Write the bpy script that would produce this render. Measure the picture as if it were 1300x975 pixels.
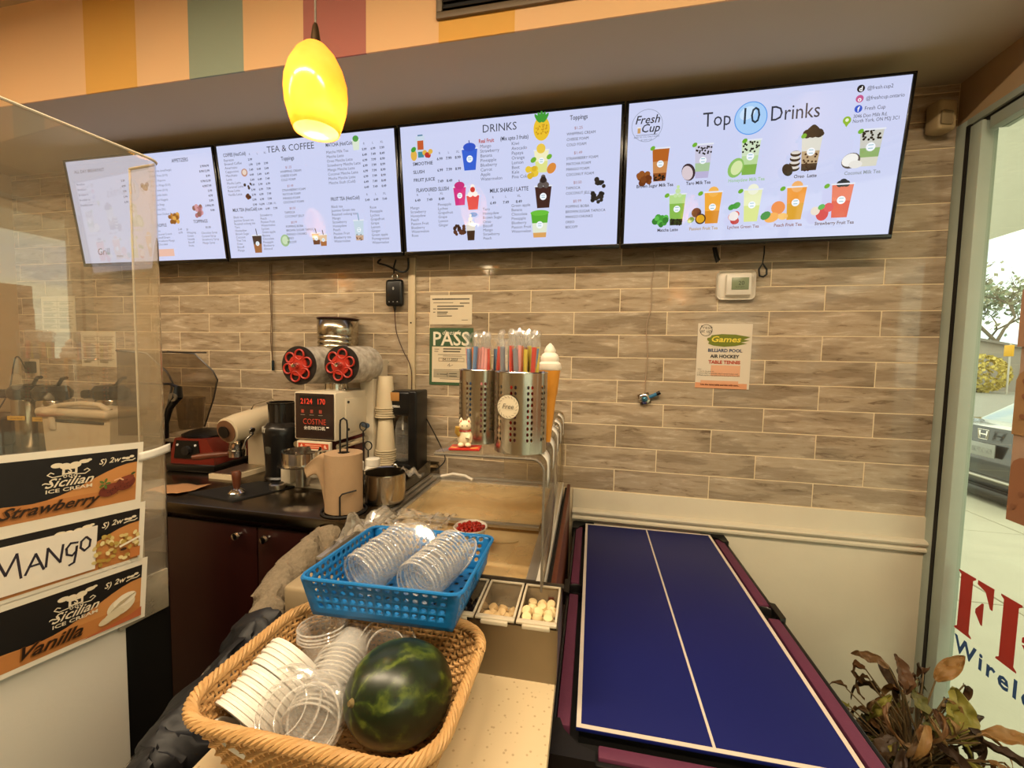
import bpy, bmesh, math, random
from mathutils import Vector as V, Matrix as M, noise as NZ
random.seed(7)
R = random.Random(11)
PI = math.pi
scene = bpy.context.scene
for o in list(bpy.data.objects):
    bpy.data.objects.remove(o)
C = scene.collection

# ------------------------------------------------------------------ camera
cam_d = bpy.data.cameras.new('camera')
cam = bpy.data.objects.new('camera', cam_d)
C.objects.link(cam)
YAW, PIT, ROL, FPX = .2091, -.0618, .019, 530.69
fw = V((-math.sin(YAW) * math.cos(PIT), math.cos(YAW) * math.cos(PIT), math.sin(PIT)))
rt0 = V((math.cos(YAW), math.sin(YAW), 0))
up0 = rt0.cross(fw)
rt = rt0 * math.cos(ROL) + up0 * math.sin(ROL)
up = up0 * math.cos(ROL) - rt0 * math.sin(ROL)
m = M.Identity(4)
for i in range(3):
    m[i][0], m[i][1], m[i][2] = rt[i], up[i], -fw[i]
m.translation = V((2.161, -1.9566, 1.5542))
cam.matrix_world = m
cam_d.sensor_fit = 'HORIZONTAL'
cam_d.sensor_width = 36
cam_d.lens = 36 * FPX / 1300
cam_d.clip_start = .02
cam_d.clip_end = 300
scene.camera = cam

scene.view_settings.view_transform = 'Standard'
scene.view_settings.look = 'None'
scene.view_settings.exposure = 0.0
scene.view_settings.gamma = 1.0
scene.view_settings.use_curve_mapping = False

scene.cycles.transparent_max_bounces = 48
scene.cycles.max_bounces = 10
# ------------------------------------------------------------------ sky: bright broken cloud with a yellow glow
def lin(c):
    if isinstance(c, str):
        c = [int(c[i:i + 2], 16) / 255 for i in (0, 2, 4)]
    return tuple((x / 12.92 if x <= .04045 else ((x + .055) / 1.055) ** 2.4) for x in c[:3])

w = bpy.data.worlds.new('sky')
scene.world = w
w.use_nodes = True
nt = w.node_tree
nt.nodes.clear()
N = nt.nodes.new
out = N('ShaderNodeOutputWorld'); bg = N('ShaderNodeBackground')
tc = N('ShaderNodeTexCoord'); mp = N('ShaderNodeMapping')
mp.inputs['Scale'].default_value = (1, 1, 4.5)
nz = N('ShaderNodeTexNoise'); nz.inputs['Scale'].default_value = 2.6; nz.inputs['Detail'].default_value = 6
rmp = N('ShaderNodeValToRGB')
rmp.color_ramp.elements[0].position = .36; rmp.color_ramp.elements[0].color = (*lin('c3d0d8'), 1)
rmp.color_ramp.elements[1].position = .62; rmp.color_ramp.elements[1].color = (*lin('fffbe6'), 1)
e = rmp.color_ramp.elements.new(.5); e.color = (*lin('f4efcd'), 1)
nt.links.new(tc.outputs['Generated'], mp.inputs[0]); nt.links.new(mp.outputs[0], nz.inputs['Vector'])
nt.links.new(nz.outputs[0], rmp.inputs[0]); nt.links.new(rmp.outputs[0], bg.inputs[0])
nt.links.new(bg.outputs[0], out.inputs[0])
bg.inputs[1].default_value = 2.9

def area(name, loc, rot, sx, sy, power, col):
    l = bpy.data.lights.new(name, 'AREA'); l.shape = 'RECTANGLE'; l.size = sx; l.size_y = sy
    l.energy = power; l.color = col
    o = bpy.data.objects.new(name, l); o.location = loc; o.rotation_euler = rot; C.objects.link(o)
    return o

WARM = (1.0, .79, .53)
# ------------------------------------------------------------------ helpers
def tag(o, label=None, cat=None, group=None, kind=None):
    if label: o['label'] = label
    if cat: o['category'] = cat
    if group: o['group'] = group
    if kind: o['kind'] = kind
    return o

def thing(name, label, cat, loc=(0, 0, 0), rz=0, group=None, kind=None):
    o = bpy.data.objects.new(name, None)
    o.empty_display_size = .05
    C.objects.link(o)
    o.location = loc
    o.rotation_euler = (0, 0, rz)
    return tag(o, label, cat, group, kind)

def copy_tree(o, parent=None):
    c = o.copy(); C.objects.link(c)
    if parent is not None: c.parent = parent
    for ch in [x for x in bpy.data.objects if x.parent == o]:
        copy_tree(ch, c)
    return c

class B:
    def __init__(s):
        s.bm = bmesh.new()
    def box(s, c, d, bev=0, rot=None, seg=2):
        mt = M.Translation(V(c)) @ (rot.to_4x4() if rot is not None else M.Identity(4)) @ M.Diagonal((d[0], d[1], d[2], 1))
        r = bmesh.ops.create_cube(s.bm, size=1, matrix=mt)
        if bev:
            es = list({e for v in r['verts'] for e in v.link_edges})
            bmesh.ops.bevel(s.bm, geom=es, offset=bev, segments=seg, profile=.5, affect='EDGES')
        return s
    def bx(s, x0, x1, y0, y1, z0, z1, bev=0, seg=2):
        return s.box(((x0 + x1) / 2, (y0 + y1) / 2, (z0 + z1) / 2), (abs(x1 - x0), abs(y1 - y0), abs(z1 - z0)), bev, None, seg)
    def ring(s, pts):
        return [s.bm.verts.new(p) for p in pts]
    def skin(s, rings, close=True, cap0=False, cap1=False):
        for a, b in zip(rings, rings[1:]):
            n = len(a)
            for i in range(n if close else n - 1):
                j = (i + 1) % n
                s.bm.faces.new((a[i], a[j], b[j], b[i]))
        if cap0: s.bm.faces.new(list(reversed(rings[0])))
        if cap1: s.bm.faces.new(rings[-1])
    def tube(s, pts, r, seg=8, closed=False, caps=True, flat=1.0):
        pts = [V(p) for p in pts]
        n = len(pts)
        rr = r if isinstance(r, (list, tuple)) else [r] * n
        rings = []
        prev = None
        for i, p in enumerate(pts):
            if closed: t = pts[(i + 1) % n] - pts[i - 1]
            else: t = pts[min(i + 1, n - 1)] - pts[max(i - 1, 0)]
            t.normalize()
            if prev is None:
                a = V((0, 0, 1)) if abs(t.z) < .9 else V((1, 0, 0))
                u = t.cross(a).normalized()
            else:
                u = (prev - t * prev.dot(t))
                u = u.normalized() if u.length > 1e-6 else t.orthogonal().normalized()
            prev = u
            v = t.cross(u)
            rings.append(s.ring([p + (u * math.cos(k * 2 * PI / seg) + v * math.sin(k * 2 * PI / seg) * flat) * rr[i] for k in range(seg)]))
        if closed: rings.append(rings[0])
        s.skin(rings, True, caps and not closed, caps and not closed)
        return s
    def cyl(s, p0, p1, r0, r1=None, seg=24, caps=True):
        return s.tube([p0, p1], [r0, r0 if r1 is None else r1], seg, False, caps)
    def lathe(s, prof, seg=32, o=(0, 0, 0), rot=None, cap0=True, cap1=True, sx=1, sy=1):
        o = V(o); rings = []
        for r, z in prof:
            r = max(r, .0002)
            ps = [V((r * math.cos(k * 2 * PI / seg) * sx, r * math.sin(k * 2 * PI / seg) * sy, z)) for k in range(seg)]
            if rot is not None: ps = [rot @ p for p in ps]
            rings.append(s.ring([o + p for p in ps]))
        s.skin(rings, True, cap0, cap1)
        return s
    def prism(s, pts, a, b, axis='y'):
        def f(p, t):
            return {'y': (p[0], t, p[1]), 'x': (t, p[0], p[1]), 'z': (p[0], p[1], t)}[axis]
        r0 = s.ring([f(p, a) for p in pts]); r1 = s.ring([f(p, b) for p in pts])
        s.skin([r0, r1], True, True, True)
        return s
    def sph(s, c, r, seg=16, rings=10, rot=None):
        r = (r, r, r) if not isinstance(r, (tuple, list)) else r
        mt = M.Translation(V(c)) @ (rot.to_4x4() if rot is not None else M.Identity(4)) @ M.Diagonal((*r, 1))
        bmesh.ops.create_uvsphere(s.bm, u_segments=seg, v_segments=rings, radius=1, matrix=mt)
        return s
    def grid(s, f, nu, nv, cu=False):
        rows = []
        for j in range(nv + 1):
            rows.append(s.ring([f(i / nu, j / nv) for i in range(nu if cu else nu + 1)]))
        s.skin(rows, cu)
        return s
    def poly(s, pts):
        s.bm.faces.new(s.ring(pts)); return s
    def perf(s, f, nu, nv, hole, rad=.34):
        # wall of nu x nv cells with octagonal holes where hole(i, j)
        cache = {}
        def vt(a, b):
            k = (round(a * 8 * nu), round(b * 8 * nv))
            if k not in cache: cache[k] = s.bm.verts.new(f(a, b))
            return cache[k]
        for i in range(nu):
            for j in range(nv):
                o = [(0, 0), (.5, 0), (1, 0), (1, .5), (1, 1), (.5, 1), (0, 1), (0, .5)]
                ov = [vt((i + a) / nu, (j + b) / nv) for a, b in o]
                if not hole(i, j):
                    s.bm.faces.new(ov); continue
                iv = [s.bm.verts.new(f((i + .5 + rad * math.cos(math.atan2(b - .5, a - .5))) / nu, (j + .5 + rad * math.sin(math.atan2(b - .5, a - .5))) / nv)) for a, b in o]
                for k in range(8):
                    l = (k + 1) % 8
                    s.bm.faces.new((ov[k], ov[l], iv[l], iv[k]))
        return s
    def mesh(s, name, mat=None, ang=38, solid=0, norm=True):
        if norm: bmesh.ops.recalc_face_normals(s.bm, faces=s.bm.faces[:])
        me = bpy.data.meshes.new(name)
        s.bm.to_mesh(me); s.bm.free()
        if ang:
            me.polygons.foreach_set('use_smooth', [True] * len(me.polygons))
            me.set_sharp_from_angle(angle=math.radians(ang))
        if mat is not None: me.materials.append(mat)
        return me
    def mesh2(s, name, mat, n0, mat2, ang=38):
        # faces from index n0 on take the second material
        me = s.mesh(name, mat, ang)
        me.materials.append(mat2)
        for p_ in me.polygons[n0:]: p_.material_index = 1
        return me
    def obj(s, name, mat, parent=None, loc=(0, 0, 0), rot=None, ang=38, solid=0, sub=0, soff=0):
        me = s.mesh(name, mat, ang)
        return put(name, me, parent, loc, rot, solid, sub, soff)

def put(name, me, parent=None, loc=(0, 0, 0), rot=None, solid=0, sub=0, soff=0):
    o = bpy.data.objects.new(name, me)
    C.objects.link(o)
    if parent is not None: o.parent = parent
    o.location = loc
    if rot is not None: o.rotation_euler = rot
    if solid:
        md = o.modifiers.new('thickness', 'SOLIDIFY'); md.thickness = solid; md.offset = soff
    if sub:
        md = o.modifiers.new('smooth', 'SUBSURF'); md.levels = sub; md.render_levels = sub
    return o

def rx(a): return M.Rotation(a, 3, 'X')
def ry(a): return M.Rotation(a, 3, 'Y')
def rz(a): return M.Rotation(a, 3, 'Z')

# ------------------------------------------------------------------ materials (all procedural)
MATS = {}
def pm(name, col, rough=.5, metal=0, var=.08, scale=25, bump=0, bscale=80, coat=0, stretch=(1, 1, 1), spec=.5, sub=0, trans=0, ior=1.45, alpha=1, emis=None, es=0, col2=None):
    if name in MATS: return MATS[name]
    mt = bpy.data.materials.new(name); mt.use_nodes = True
    t = mt.node_tree; n = t.nodes; l = t.links
    p = n['Principled BSDF']
    c = lin(col) if isinstance(col, str) else col
    p.inputs['Roughness'].default_value = rough; p.inputs['Metallic'].default_value = metal
    p.inputs['Coat Weight'].default_value = coat; p.inputs['Coat Roughness'].default_value = .08
    p.inputs['Specular IOR Level'].default_value = spec
    p.inputs['Transmission Weight'].default_value = trans; p.inputs['IOR'].default_value = ior; p.inputs['Alpha'].default_value = alpha
    if sub:
        p.inputs['Subsurface Weight'].default_value = sub; p.inputs['Subsurface Radius'].default_value = (.01, .006, .004)
    tcn = n.new('ShaderNodeTexCoord'); mpn = n.new('ShaderNodeMapping'); mpn.inputs['Scale'].default_value = stretch
    l.new(tcn.outputs['Object'], mpn.inputs[0])
    no = n.new('ShaderNodeTexNoise'); no.inputs['Scale'].default_value = scale; no.inputs['Detail'].default_value = 4
    l.new(mpn.outputs[0], no.inputs['Vector'])
    mx = n.new('ShaderNodeMix'); mx.data_type = 'RGBA'
    c2 = lin(col2) if isinstance(col2, str) else col2
    lo = tuple(x * (1 - var) for x in c); hi = c2 if c2 else tuple(min(1, x * (1 + var)) for x in c)
    mx.inputs[6].default_value = (*lo, 1); mx.inputs[7].default_value = (*hi, 1)
    l.new(no.outputs[0], mx.inputs[0]); l.new(mx.outputs[2], p.inputs['Base Color'])
    if bump:
        nb = n.new('ShaderNodeTexNoise'); nb.inputs['Scale'].default_value = bscale; nb.inputs['Detail'].default_value = 5
        l.new(mpn.outputs[0], nb.inputs['Vector'])
        bp = n.new('ShaderNodeBump'); bp.inputs['Strength'].default_value = bump; bp.inputs['Distance'].default_value = .004
        l.new(nb.outputs[0], bp.inputs['Height']); l.new(bp.outputs[0], p.inputs['Normal'])
    if emis:
        p.inputs['Emission Color'].default_value = (*(lin(emis) if isinstance(emis, str) else emis), 1); p.inputs['Emission Strength'].default_value = es
    MATS[name] = mt
    return mt

def clear(name, tint='ffffff', haze=.06, hazecol='d8d2c4', ior=1.45, rough=.02, glossmul=1.0, hscale=9, edge=0.0):
    # thin clear sheet: transparent + fresnel gloss + a little dusty diffuse
    if name in MATS: return MATS[name]
    mt = bpy.data.materials.new(name); mt.use_nodes = True
    t = mt.node_tree; n = t.nodes; l = t.links; n.clear()
    o = n.new('ShaderNodeOutputMaterial'); tr = n.new('ShaderNodeBsdfTransparent'); gl = n.new('ShaderNodeBsdfGlossy')
    df = n.new('ShaderNodeBsdfDiffuse'); fr = n.new('ShaderNodeLayerWeight'); m1 = n.new('ShaderNodeMixShader'); m2 = n.new('ShaderNodeMixShader')
    tr.inputs[0].default_value = (*lin(tint), 1); df.inputs[0].default_value = (*lin(hazecol), 1)
    gl.inputs['Roughness'].default_value = rough
    f0 = ((ior - 1) / (ior + 1)) ** 2
    fr.inputs['Blend'].default_value = .5
    pw5 = n.new('ShaderNodeMath'); pw5.operation = 'POWER'; pw5.inputs[1].default_value = 5; l.new(fr.outputs['Facing'], pw5.inputs[0])
    mul = n.new('ShaderNodeMath'); mul.operation = 'MULTIPLY_ADD'; mul.inputs[1].default_value = (1 - f0) * glossmul; mul.inputs[2].default_value = f0 * glossmul; mul.use_clamp = True
    l.new(pw5.outputs[0], mul.inputs[0])
    tcn = n.new('ShaderNodeTexCoord'); no = n.new('ShaderNodeTexNoise'); no.inputs['Scale'].default_value = hscale; no.inputs['Detail'].default_value = 6
    l.new(tcn.outputs['Object'], no.inputs['Vector'])
    mh = n.new('ShaderNodeMapRange'); mh.inputs[1].default_value = .3; mh.inputs[2].default_value = .75
    mh.inputs[3].default_value = haze * .5; mh.inputs[4].default_value = haze * 1.6
    l.new(no.outputs[0], mh.inputs[0])
    if edge:
        p3 = n.new('ShaderNodeMath'); p3.operation = 'POWER'; p3.inputs[1].default_value = 2.5; l.new(fr.outputs['Facing'], p3.inputs[0])
        ma = n.new('ShaderNodeMath'); ma.operation = 'MULTIPLY_ADD'; ma.inputs[1].default_value = edge; ma.use_clamp = True; l.new(p3.outputs[0], ma.inputs[0]); l.new(mh.outputs[0], ma.inputs[2])
        hz_out = ma.outputs[0]
    else:
        hz_out = mh.outputs[0]
    l.new(hz_out, m1.inputs[0]); l.new(tr.outputs[0], m1.inputs[1]); l.new(df.outputs[0], m1.inputs[2])
    l.new(mul.outputs[0], m2.inputs[0]); l.new(m1.outputs[0], m2.inputs[1]); l.new(gl.outputs[0], m2.inputs[2])
    l.new(m2.outputs[0], o.inputs[0])
    MATS[name] = mt
    return mt

def print_mat(name, emit=0, rough=.45):
    if name in MATS: return MATS[name]
    mt = bpy.data.materials.new(name); mt.use_nodes = True
    t = mt.node_tree; n = t.nodes; l = t.links
    p = n['Principled BSDF']; a = n.new('ShaderNodeAttribute'); a.attribute_name = 'ink'
    p.inputs['Roughness'].default_value = rough
    if emit:
        p.inputs['Base Color'].default_value = (.01, .01, .01, 1)
        l.new(a.outputs['Color'], p.inputs['Emission Color']); p.inputs['Emission Strength'].default_value = emit
        p.inputs['Roughness'].default_value = .05
    else:
        l.new(a.outputs['Color'], p.inputs['Base Color'])
    MATS[name] = mt
    return mt

# flat printed matter: coloured polygons and lettering in the local XZ plane, facing -Y; x right, z up, origin lower left
class Print:
    def __init__(s, w=1, h=1, step=.00012):
        s.v = []; s.f = []; s.c = []; s.k = 0; s.step = step; s.w = w; s.h = h
    def _y(s):
        s.k += 1
        return -s.k * s.step
    def poly(s, pts, col, y=None):
        if y is None: y = s._y()
        b = len(s.v)
        s.v += [(p[0] * s.w, y, p[1] * s.h) for p in pts]
        s.f.append(tuple(range(b, b + len(pts)))); s.c.append(lin(col) if isinstance(col, str) else col)
        return s
    def rect(s, x0, y0, x1, y1, col): return s.poly([(x0, y0), (x1, y0), (x1, y1), (x0, y1)], col)
    def disc(s, cx, cy, r, col, n=20, ry=None, rot=0):
        # r in units of width fraction
        ry = r if ry is None else ry
        asp = s.w / s.h
        ps = []
        for k in range(n):
            a = 2 * PI * k / n
            x, y = r * math.cos(a), ry * math.sin(a)
            ps.append((cx + x * math.cos(rot) - y * math.sin(rot), cy + (x * math.sin(rot) + y * math.cos(rot)) * asp))
        return s.poly(ps, col)
    def ring(s, cx, cy, r, t, col, n=28):
        asp = s.w / s.h; y = s._y()
        for k in range(n):
            a, b = 2 * PI * k / n, 2 * PI * (k + 1) / n
            q = [(cx + rr * math.cos(x), cy + rr * math.sin(x) * asp) for rr, x in ((r, a), (r, b), (r - t, b), (r - t, a))]
            s.poly(q, col, y)
        return s
    def line(s, pts, t, col):
        # polyline of thickness t (metres), pts in fractions
        y = s._y()
        P = [V((p[0] * s.w, p[1] * s.h)) for p in pts]
        for a, b in zip(P, P[1:]):
            d = (b - a)
            if d.length < 1e-7: continue
            d.normalize(); n = V((-d.y, d.x)) * t / 2; d = d * t * .35
            s.poly([((q.x) / s.w, (q.y) / s.h) for q in (a - n - d, b - n + d, b + n + d, a + n - d)], col, y)
        return s
    def text(s, body, x, y, size, col, al='LEFT', shear=0, bold=0, ls=1.0, sx=1.0, rot=0, sp=1.0):
        # size = cap height-ish in metres; x, y fractions at the first baseline
        cu = bpy.data.curves.new('lettering', 'FONT')
        cu.body = body; cu.size = size; cu.align_x = al; cu.shear = shear; cu.offset = bold; cu.space_line = ls; cu.resolution_u = 2
        cu.space_character = sp
        o = bpy.data.objects.new('lettering', cu)
        me = bpy.data.meshes.new_from_object(o)
        yy = s._y(); b = len(s.v)
        cr, sr = math.cos(rot), math.sin(rot)
        for q in me.vertices:
            px, pz = q.co.x * sx, q.co.y
            s.v.append((x * s.w + px * cr - pz * sr, yy, y * s.h + px * sr + pz * cr))
        cc = lin(col) if isinstance(col, str) else col
        for pl in me.polygons:
            s.f.append(tuple(b + i for i in pl.vertices)); s.c.append(cc)
        bpy.data.meshes.remove(me); bpy.data.objects.remove(o); bpy.data.curves.remove(cu)
        return s
    def mesh(s, name, mat):
        me = bpy.data.meshes.new(name)
        me.from_pydata(s.v, [], s.f)
        at = me.attributes.new('ink', 'FLOAT_COLOR', 'CORNER')
        buf = []
        for pl, c in zip(me.polygons, s.c):
            buf += [*c, 1.0] * len(pl.vertices)
        at.data.foreach_set('color', buf)
        # make every face look towards -Y
        bm = bmesh.new(); bm.from_mesh(me)
        bm.normal_update()
        fl = [f for f in bm.faces if f.normal.y > 0]
        if fl: bmesh.ops.reverse_faces(bm, faces=fl)
        bm.to_mesh(me); bm.free()
        me.materials.append(mat)
        return me
    def obj(s, name, mat, parent=None, loc=(0, 0, 0), rot=None):
        return put(name, s.mesh(name, mat), parent, loc, rot)

INK = print_mat('printed ink')
SCREEN = print_mat('lit screen picture', emit=1.0)
steel = pm('brushed stainless steel', 'b9b2a6', .28, 1, .1, 30, .05, 60, stretch=(1, 1, 12))
chrome = pm('polished steel', 'd8d4cc', .14, 1, .03)
alum = pm('satin aluminium', 'b9b4aa', .38, .85, .06)
black_pl = pm('black plastic', '0b0a0a', .32, 0, .1)
black_mt = pm('matt black', '0a0908', .6, 0, .1)
white_pl = pm('white plastic', 'd9d3c6', .38, 0, .04)
beige_pl = pm('beige plastic', 'bfae92', .45, 0, .05)
paper_w = pm('white paper', 'd8d2c6', .75, 0, .04, 40)
clearp = clear('clear plastic', 'ffffff', .06, 'f0ece4', 1.42, .06, 1.6, 30, .55)
rimp = clear('clear plastic rim', 'ffffff', .24, 'f4f0e8', 1.42, .1, 2.0, 30, .25)
film = clear('crinkled clear film', 'ffffff', .05, 'e4ded2', 1.42, .10, 2.2, 40, .45)
# ------------------------------------------------------------------ the room shell
ZL = 1.9763; TH = .1027; TW = .4064
SOF = 2.62; FY = -.556; CEIL = 3.03; RX = 3.455; LX = -1.46; RY = -5.2

def tile_mat():
    mt = bpy.data.materials.new('travertine look glazed tile'); mt.use_nodes = True
    t = mt.node_tree; n = t.nodes; l = t.links; p = n['Principled BSDF']
    tcn = n.new('ShaderNodeTexCoord'); oi = n.new('ShaderNodeObjectInfo')
    mul = n.new('ShaderNodeVectorMath'); mul.operation = 'MULTIPLY_ADD'
    cmb = n.new('ShaderNodeCombineXYZ')
    sc = n.new('ShaderNodeMath'); sc.operation = 'MULTIPLY'; sc.inputs[1].default_value = 37.0
    l.new(oi.outputs['Random'], sc.inputs[0])
    for i in range(3): l.new(sc.outputs[0], cmb.inputs[i])
    mul.inputs[1].default_value = (1, 1, 1)
    l.new(tcn.outputs['Object'], mul.inputs[0]); l.new(cmb.outputs[0], mul.inputs[2])
    mp1 = n.new('ShaderNodeMapping'); mp1.inputs['Scale'].default_value = (7, 8, 44); l.new(mul.outputs[0], mp1.inputs[0])
    n1 = n.new('ShaderNodeTexNoise'); n1.inputs['Scale'].default_value = 1.0; n1.inputs['Detail'].default_value = 7; n1.inputs['Roughness'].default_value = .72; n1.inputs['Distortion'].default_value = .5
    l.new(mp1.outputs[0], n1.inputs['Vector'])
    mp2 = n.new('ShaderNodeMapping'); mp2.inputs['Scale'].default_value = (3, 3, 16); l.new(mul.outputs[0], mp2.inputs[0])
    n2 = n.new('ShaderNodeTexNoise'); n2.inputs['Scale'].default_value = 1.0; n2.inputs['Detail'].default_value = 3
    l.new(mp2.outputs[0], n2.inputs['Vector'])
    r1 = n.new('ShaderNodeValToRGB'); cr = r1.color_ramp
    cr.elements[0].position = .33; cr.elements[0].color = (*lin('7d6b58'), 1)
    cr.elements[1].position = .70; cr.elements[1].color = (*lin('cfc0aa'), 1)
    e = cr.elements.new(.43); e.color = (*lin('a8977f'), 1)
    e = cr.elements.new(.56); e.color = (*lin('b0a08a'), 1)
    l.new(n1.outputs[0], r1.inputs[0])
    r2 = n.new('ShaderNodeValToRGB'); r2.color_ramp.elements[0].position = .44; r2.color_ramp.elements[0].color = (.74, .72, .70, 1)
    r2.color_ramp.elements[1].position = .50; r2.color_ramp.elements[1].color = (1, 1, 1, 1)
    l.new(n2.outputs[0], r2.inputs[0])
    mx = n.new('ShaderNodeMix'); mx.data_type = 'RGBA'; mx.blend_type = 'MULTIPLY'; mx.inputs[0].default_value = 1
    l.new(r1.outputs[0], mx.inputs[6]); l.new(r2.outputs[0], mx.inputs[7])
    hv = n.new('ShaderNodeHueSaturation'); mr = n.new('ShaderNodeMapRange'); mr.inputs[3].default_value = .90; mr.inputs[4].default_value = 1.08
    l.new(oi.outputs['Random'], mr.inputs[0]); l.new(mr.outputs[0], hv.inputs['Value']); l.new(mx.outputs[2], hv.inputs['Color'])
    l.new(hv.outputs[0], p.inputs['Base Color'])
    p.inputs['Roughness'].default_value = .09
    p.inputs['Specular IOR Level'].default_value = .5
    bp = n.new('ShaderNodeBump'); bp.inputs['Strength'].default_value = .08; bp.inputs['Distance'].default_value = .002
    l.new(n1.outputs[0], bp.inputs['Height']); l.new(bp.outputs[0], p.inputs['Normal'])
    return mt
TILE = tile_mat()
grout = pm('tan grout', 'dccaa8', .85, 0, .08, 60)
cream = pm('cream painted wood', 'cdc4ae', .5, 0, .07, 6, .15, 30)
tan_paint = pm('tan painted plaster', 'a48a68', .75, 0, .05, 5, .1, 90)
sof_paint = pm('taupe painted plasterboard', 'bcae94', .8, 0, .03, 4, .08, 120)
wall_paint = pm('warm beige wall paint', 'b79f7a', .8, 0, .04, 4)
floor_m = pm('brown floor tile', '5b4a3a', .35, 0, .15, 6)

wb = B().bx(LX - .2, RX + .06, .0011, .06, -.1, CEIL).obj('wall_back', grout)
tag(wb, 'back wall covered in glazed travertine look brick bond tiles', None, None, 'structure')
cache = {}
def tile_mesh(wd, ht):
    k = (round(wd, 4), round(ht, 4))
    if k not in cache:
        cache[k] = B().box((0, .003, 0), (wd, .006, ht), .0012, None, 1).mesh('tile', TILE)
    return cache[k]
G = .0038
for r in range(-7, 10):
    z1 = min(ZL - r * TH, SOF); z0 = ZL - (r + 1) * TH
    if z1 - z0 < .02: continue
    x = -4 * TW + (0 if r % 2 == 0 else TW / 2)
    # joints drift on the two courses the photo shows out of step
    off = {8: -.022, 4: -.006}.get(r, 0)
    joints = [LX] + [j for j in [x + off + k * TW for k in range(16)] if LX + .03 < j < RX - .03] + [RX]
    if 0 <= r <= 4: joints += [1.322] if r % 2 == 0 else []
    if r == 8: joints += [1.986]
    joints.sort()
    for a, b in zip(joints, joints[1:]):
        if b - a < .02: continue
        put('tile', tile_mesh(b - a - G, z1 - z0 - G), wb, ((a + b) / 2, 0, (z0 + z1) / 2))

wl = B().bx(LX - .2, LX, RY, .01, -.1, CEIL).obj('wall_left', wall_paint); tag(wl, kind='structure')
wr_ = B().bx(LX - .2, RX + .2, RY - .2, RY, -.1, CEIL).obj('wall_rear', wall_paint); tag(wr_, kind='structure')
fl = B().bx(LX - .2, RX + .1, RY - .2, .1, -.1, 0).obj('floor', floor_m); tag(fl, kind='structure')
ce = B().bx(LX - .2, RX + .2, RY - .2, FY + .02, CEIL, CEIL + .1).obj('ceiling', pm('warm ceiling paint', 'b9a584', .85)); tag(ce, kind='structure')
so = B().bx(LX, RX, FY + .03, 0.0, SOF, CEIL).obj('soffit', sof_paint); tag(so, kind='structure')
# painted stripes on the face of the bulkhead
fa = B().bx(LX, RX, FY + .006, FY + .03, SOF, CEIL).obj('wall_fascia', sof_paint); tag(fa, kind='structure')
PE, AM, GR, RE = 'dcb384', 'd3a04c', '8a9684', 'a8685e'
edges = [LX, -1.02, -.75, -.48, -.218, .024, .294, .551, .803, 1.062, 1.314, 1.586, 1.85, 2.13, 2.414, 2.68, 2.95, 3.2, RX]
cols = [AM, PE, RE, PE, PE, AM, PE, GR, PE, RE, PE, AM, PE, PE, PE, GR, PE, RE]
for i, (a, b) in enumerate(zip(edges, edges[1:])):
    c = cols[i]
    B().bx(a, b, FY, FY + .006, SOF, CEIL).obj('stripe', pm('stripe paint ' + c, c, .75, 0, .03, 3), fa)

# lower wall right of the counter: painted panel and chair rail
tp = B().bx(2.05, RX, -.006, .01, 0, .9475, .002).obj('trim_1', cream); tag(tp, 'cream painted lower wall panel', None, None, 'structure')
prof = [(-.006, .800), (-.016, .803), (-.024, .812), (-.024, .820), (-.017, .826), (-.017, .832), (-.027, .838), (-.030, .846), (-.026, .854), (-.014, .858), (-.006, .859)]
tr2 = B().prism(prof, 2.05, RX, 'x').obj('trim_2', cream); tag(tr2, 'moulded chair rail on the lower wall', None, None, 'structure')

# right wall: header over the storefront window, window frame and panes
hd = B().bx(RX, RX + .07, RY, .06, 2.462, CEIL).obj('wall_right', tan_paint); tag(hd, kind='structure')
fr_m = pm('pale grey green painted aluminium', 'a3aea2', .45, 0, .08, 12, .1, 40)
win = thing('window_1', 'storefront window with pale painted aluminium frame', None, (0, 0, 0), 0, None, 'structure')
B().bx(RX - .002, RX + .06, -.046, .01, .0, 2.462, .003).obj('jamb', fr_m, win)
B().bx(RX - .0035, RX + .05, -.062, -.046, .0, 2.438).obj('gasket', black_mt, win)
B().bx(RX - .002, RX + .05, -.112, -.062, .0, 2.43, .003).obj('frame_post', fr_m, win)
B().bx(RX - .002, RX + .07, RY, -.046, 2.438, 2.462, .002).obj('frame_head', fr_m, win)
B().bx(RX + .01, RX + .05, RY, -.057, 2.426, 2.438).obj('gasket', black_mt, win)
B().bx(RX + .004, RX + .06, RY, -.135, 2.385, 2.426, .002).obj('frame_head', fr_m, win)
B().bx(RX - .03, RX + .08, RY, -.05, 0, .09, .004).obj('window_sill', fr_m, win)
pane = clear('window glass', 'f3f7f2', .012, 'cfd0c4', 1.5, .01)
ys = [-.112, -1.95, -3.55, RY]
for a, b in zip(ys, ys[1:]):
    B().bx(RX + .036, RX + .042, b, a - (.0 if a > -.2 else .06), .09, 2.385).obj('pane', pane, win)
    if b > RY: B().bx(RX + .004, RX + .06, b - .06, b, .09, 2.385, .003).obj('mullion', fr_m, win)

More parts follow.
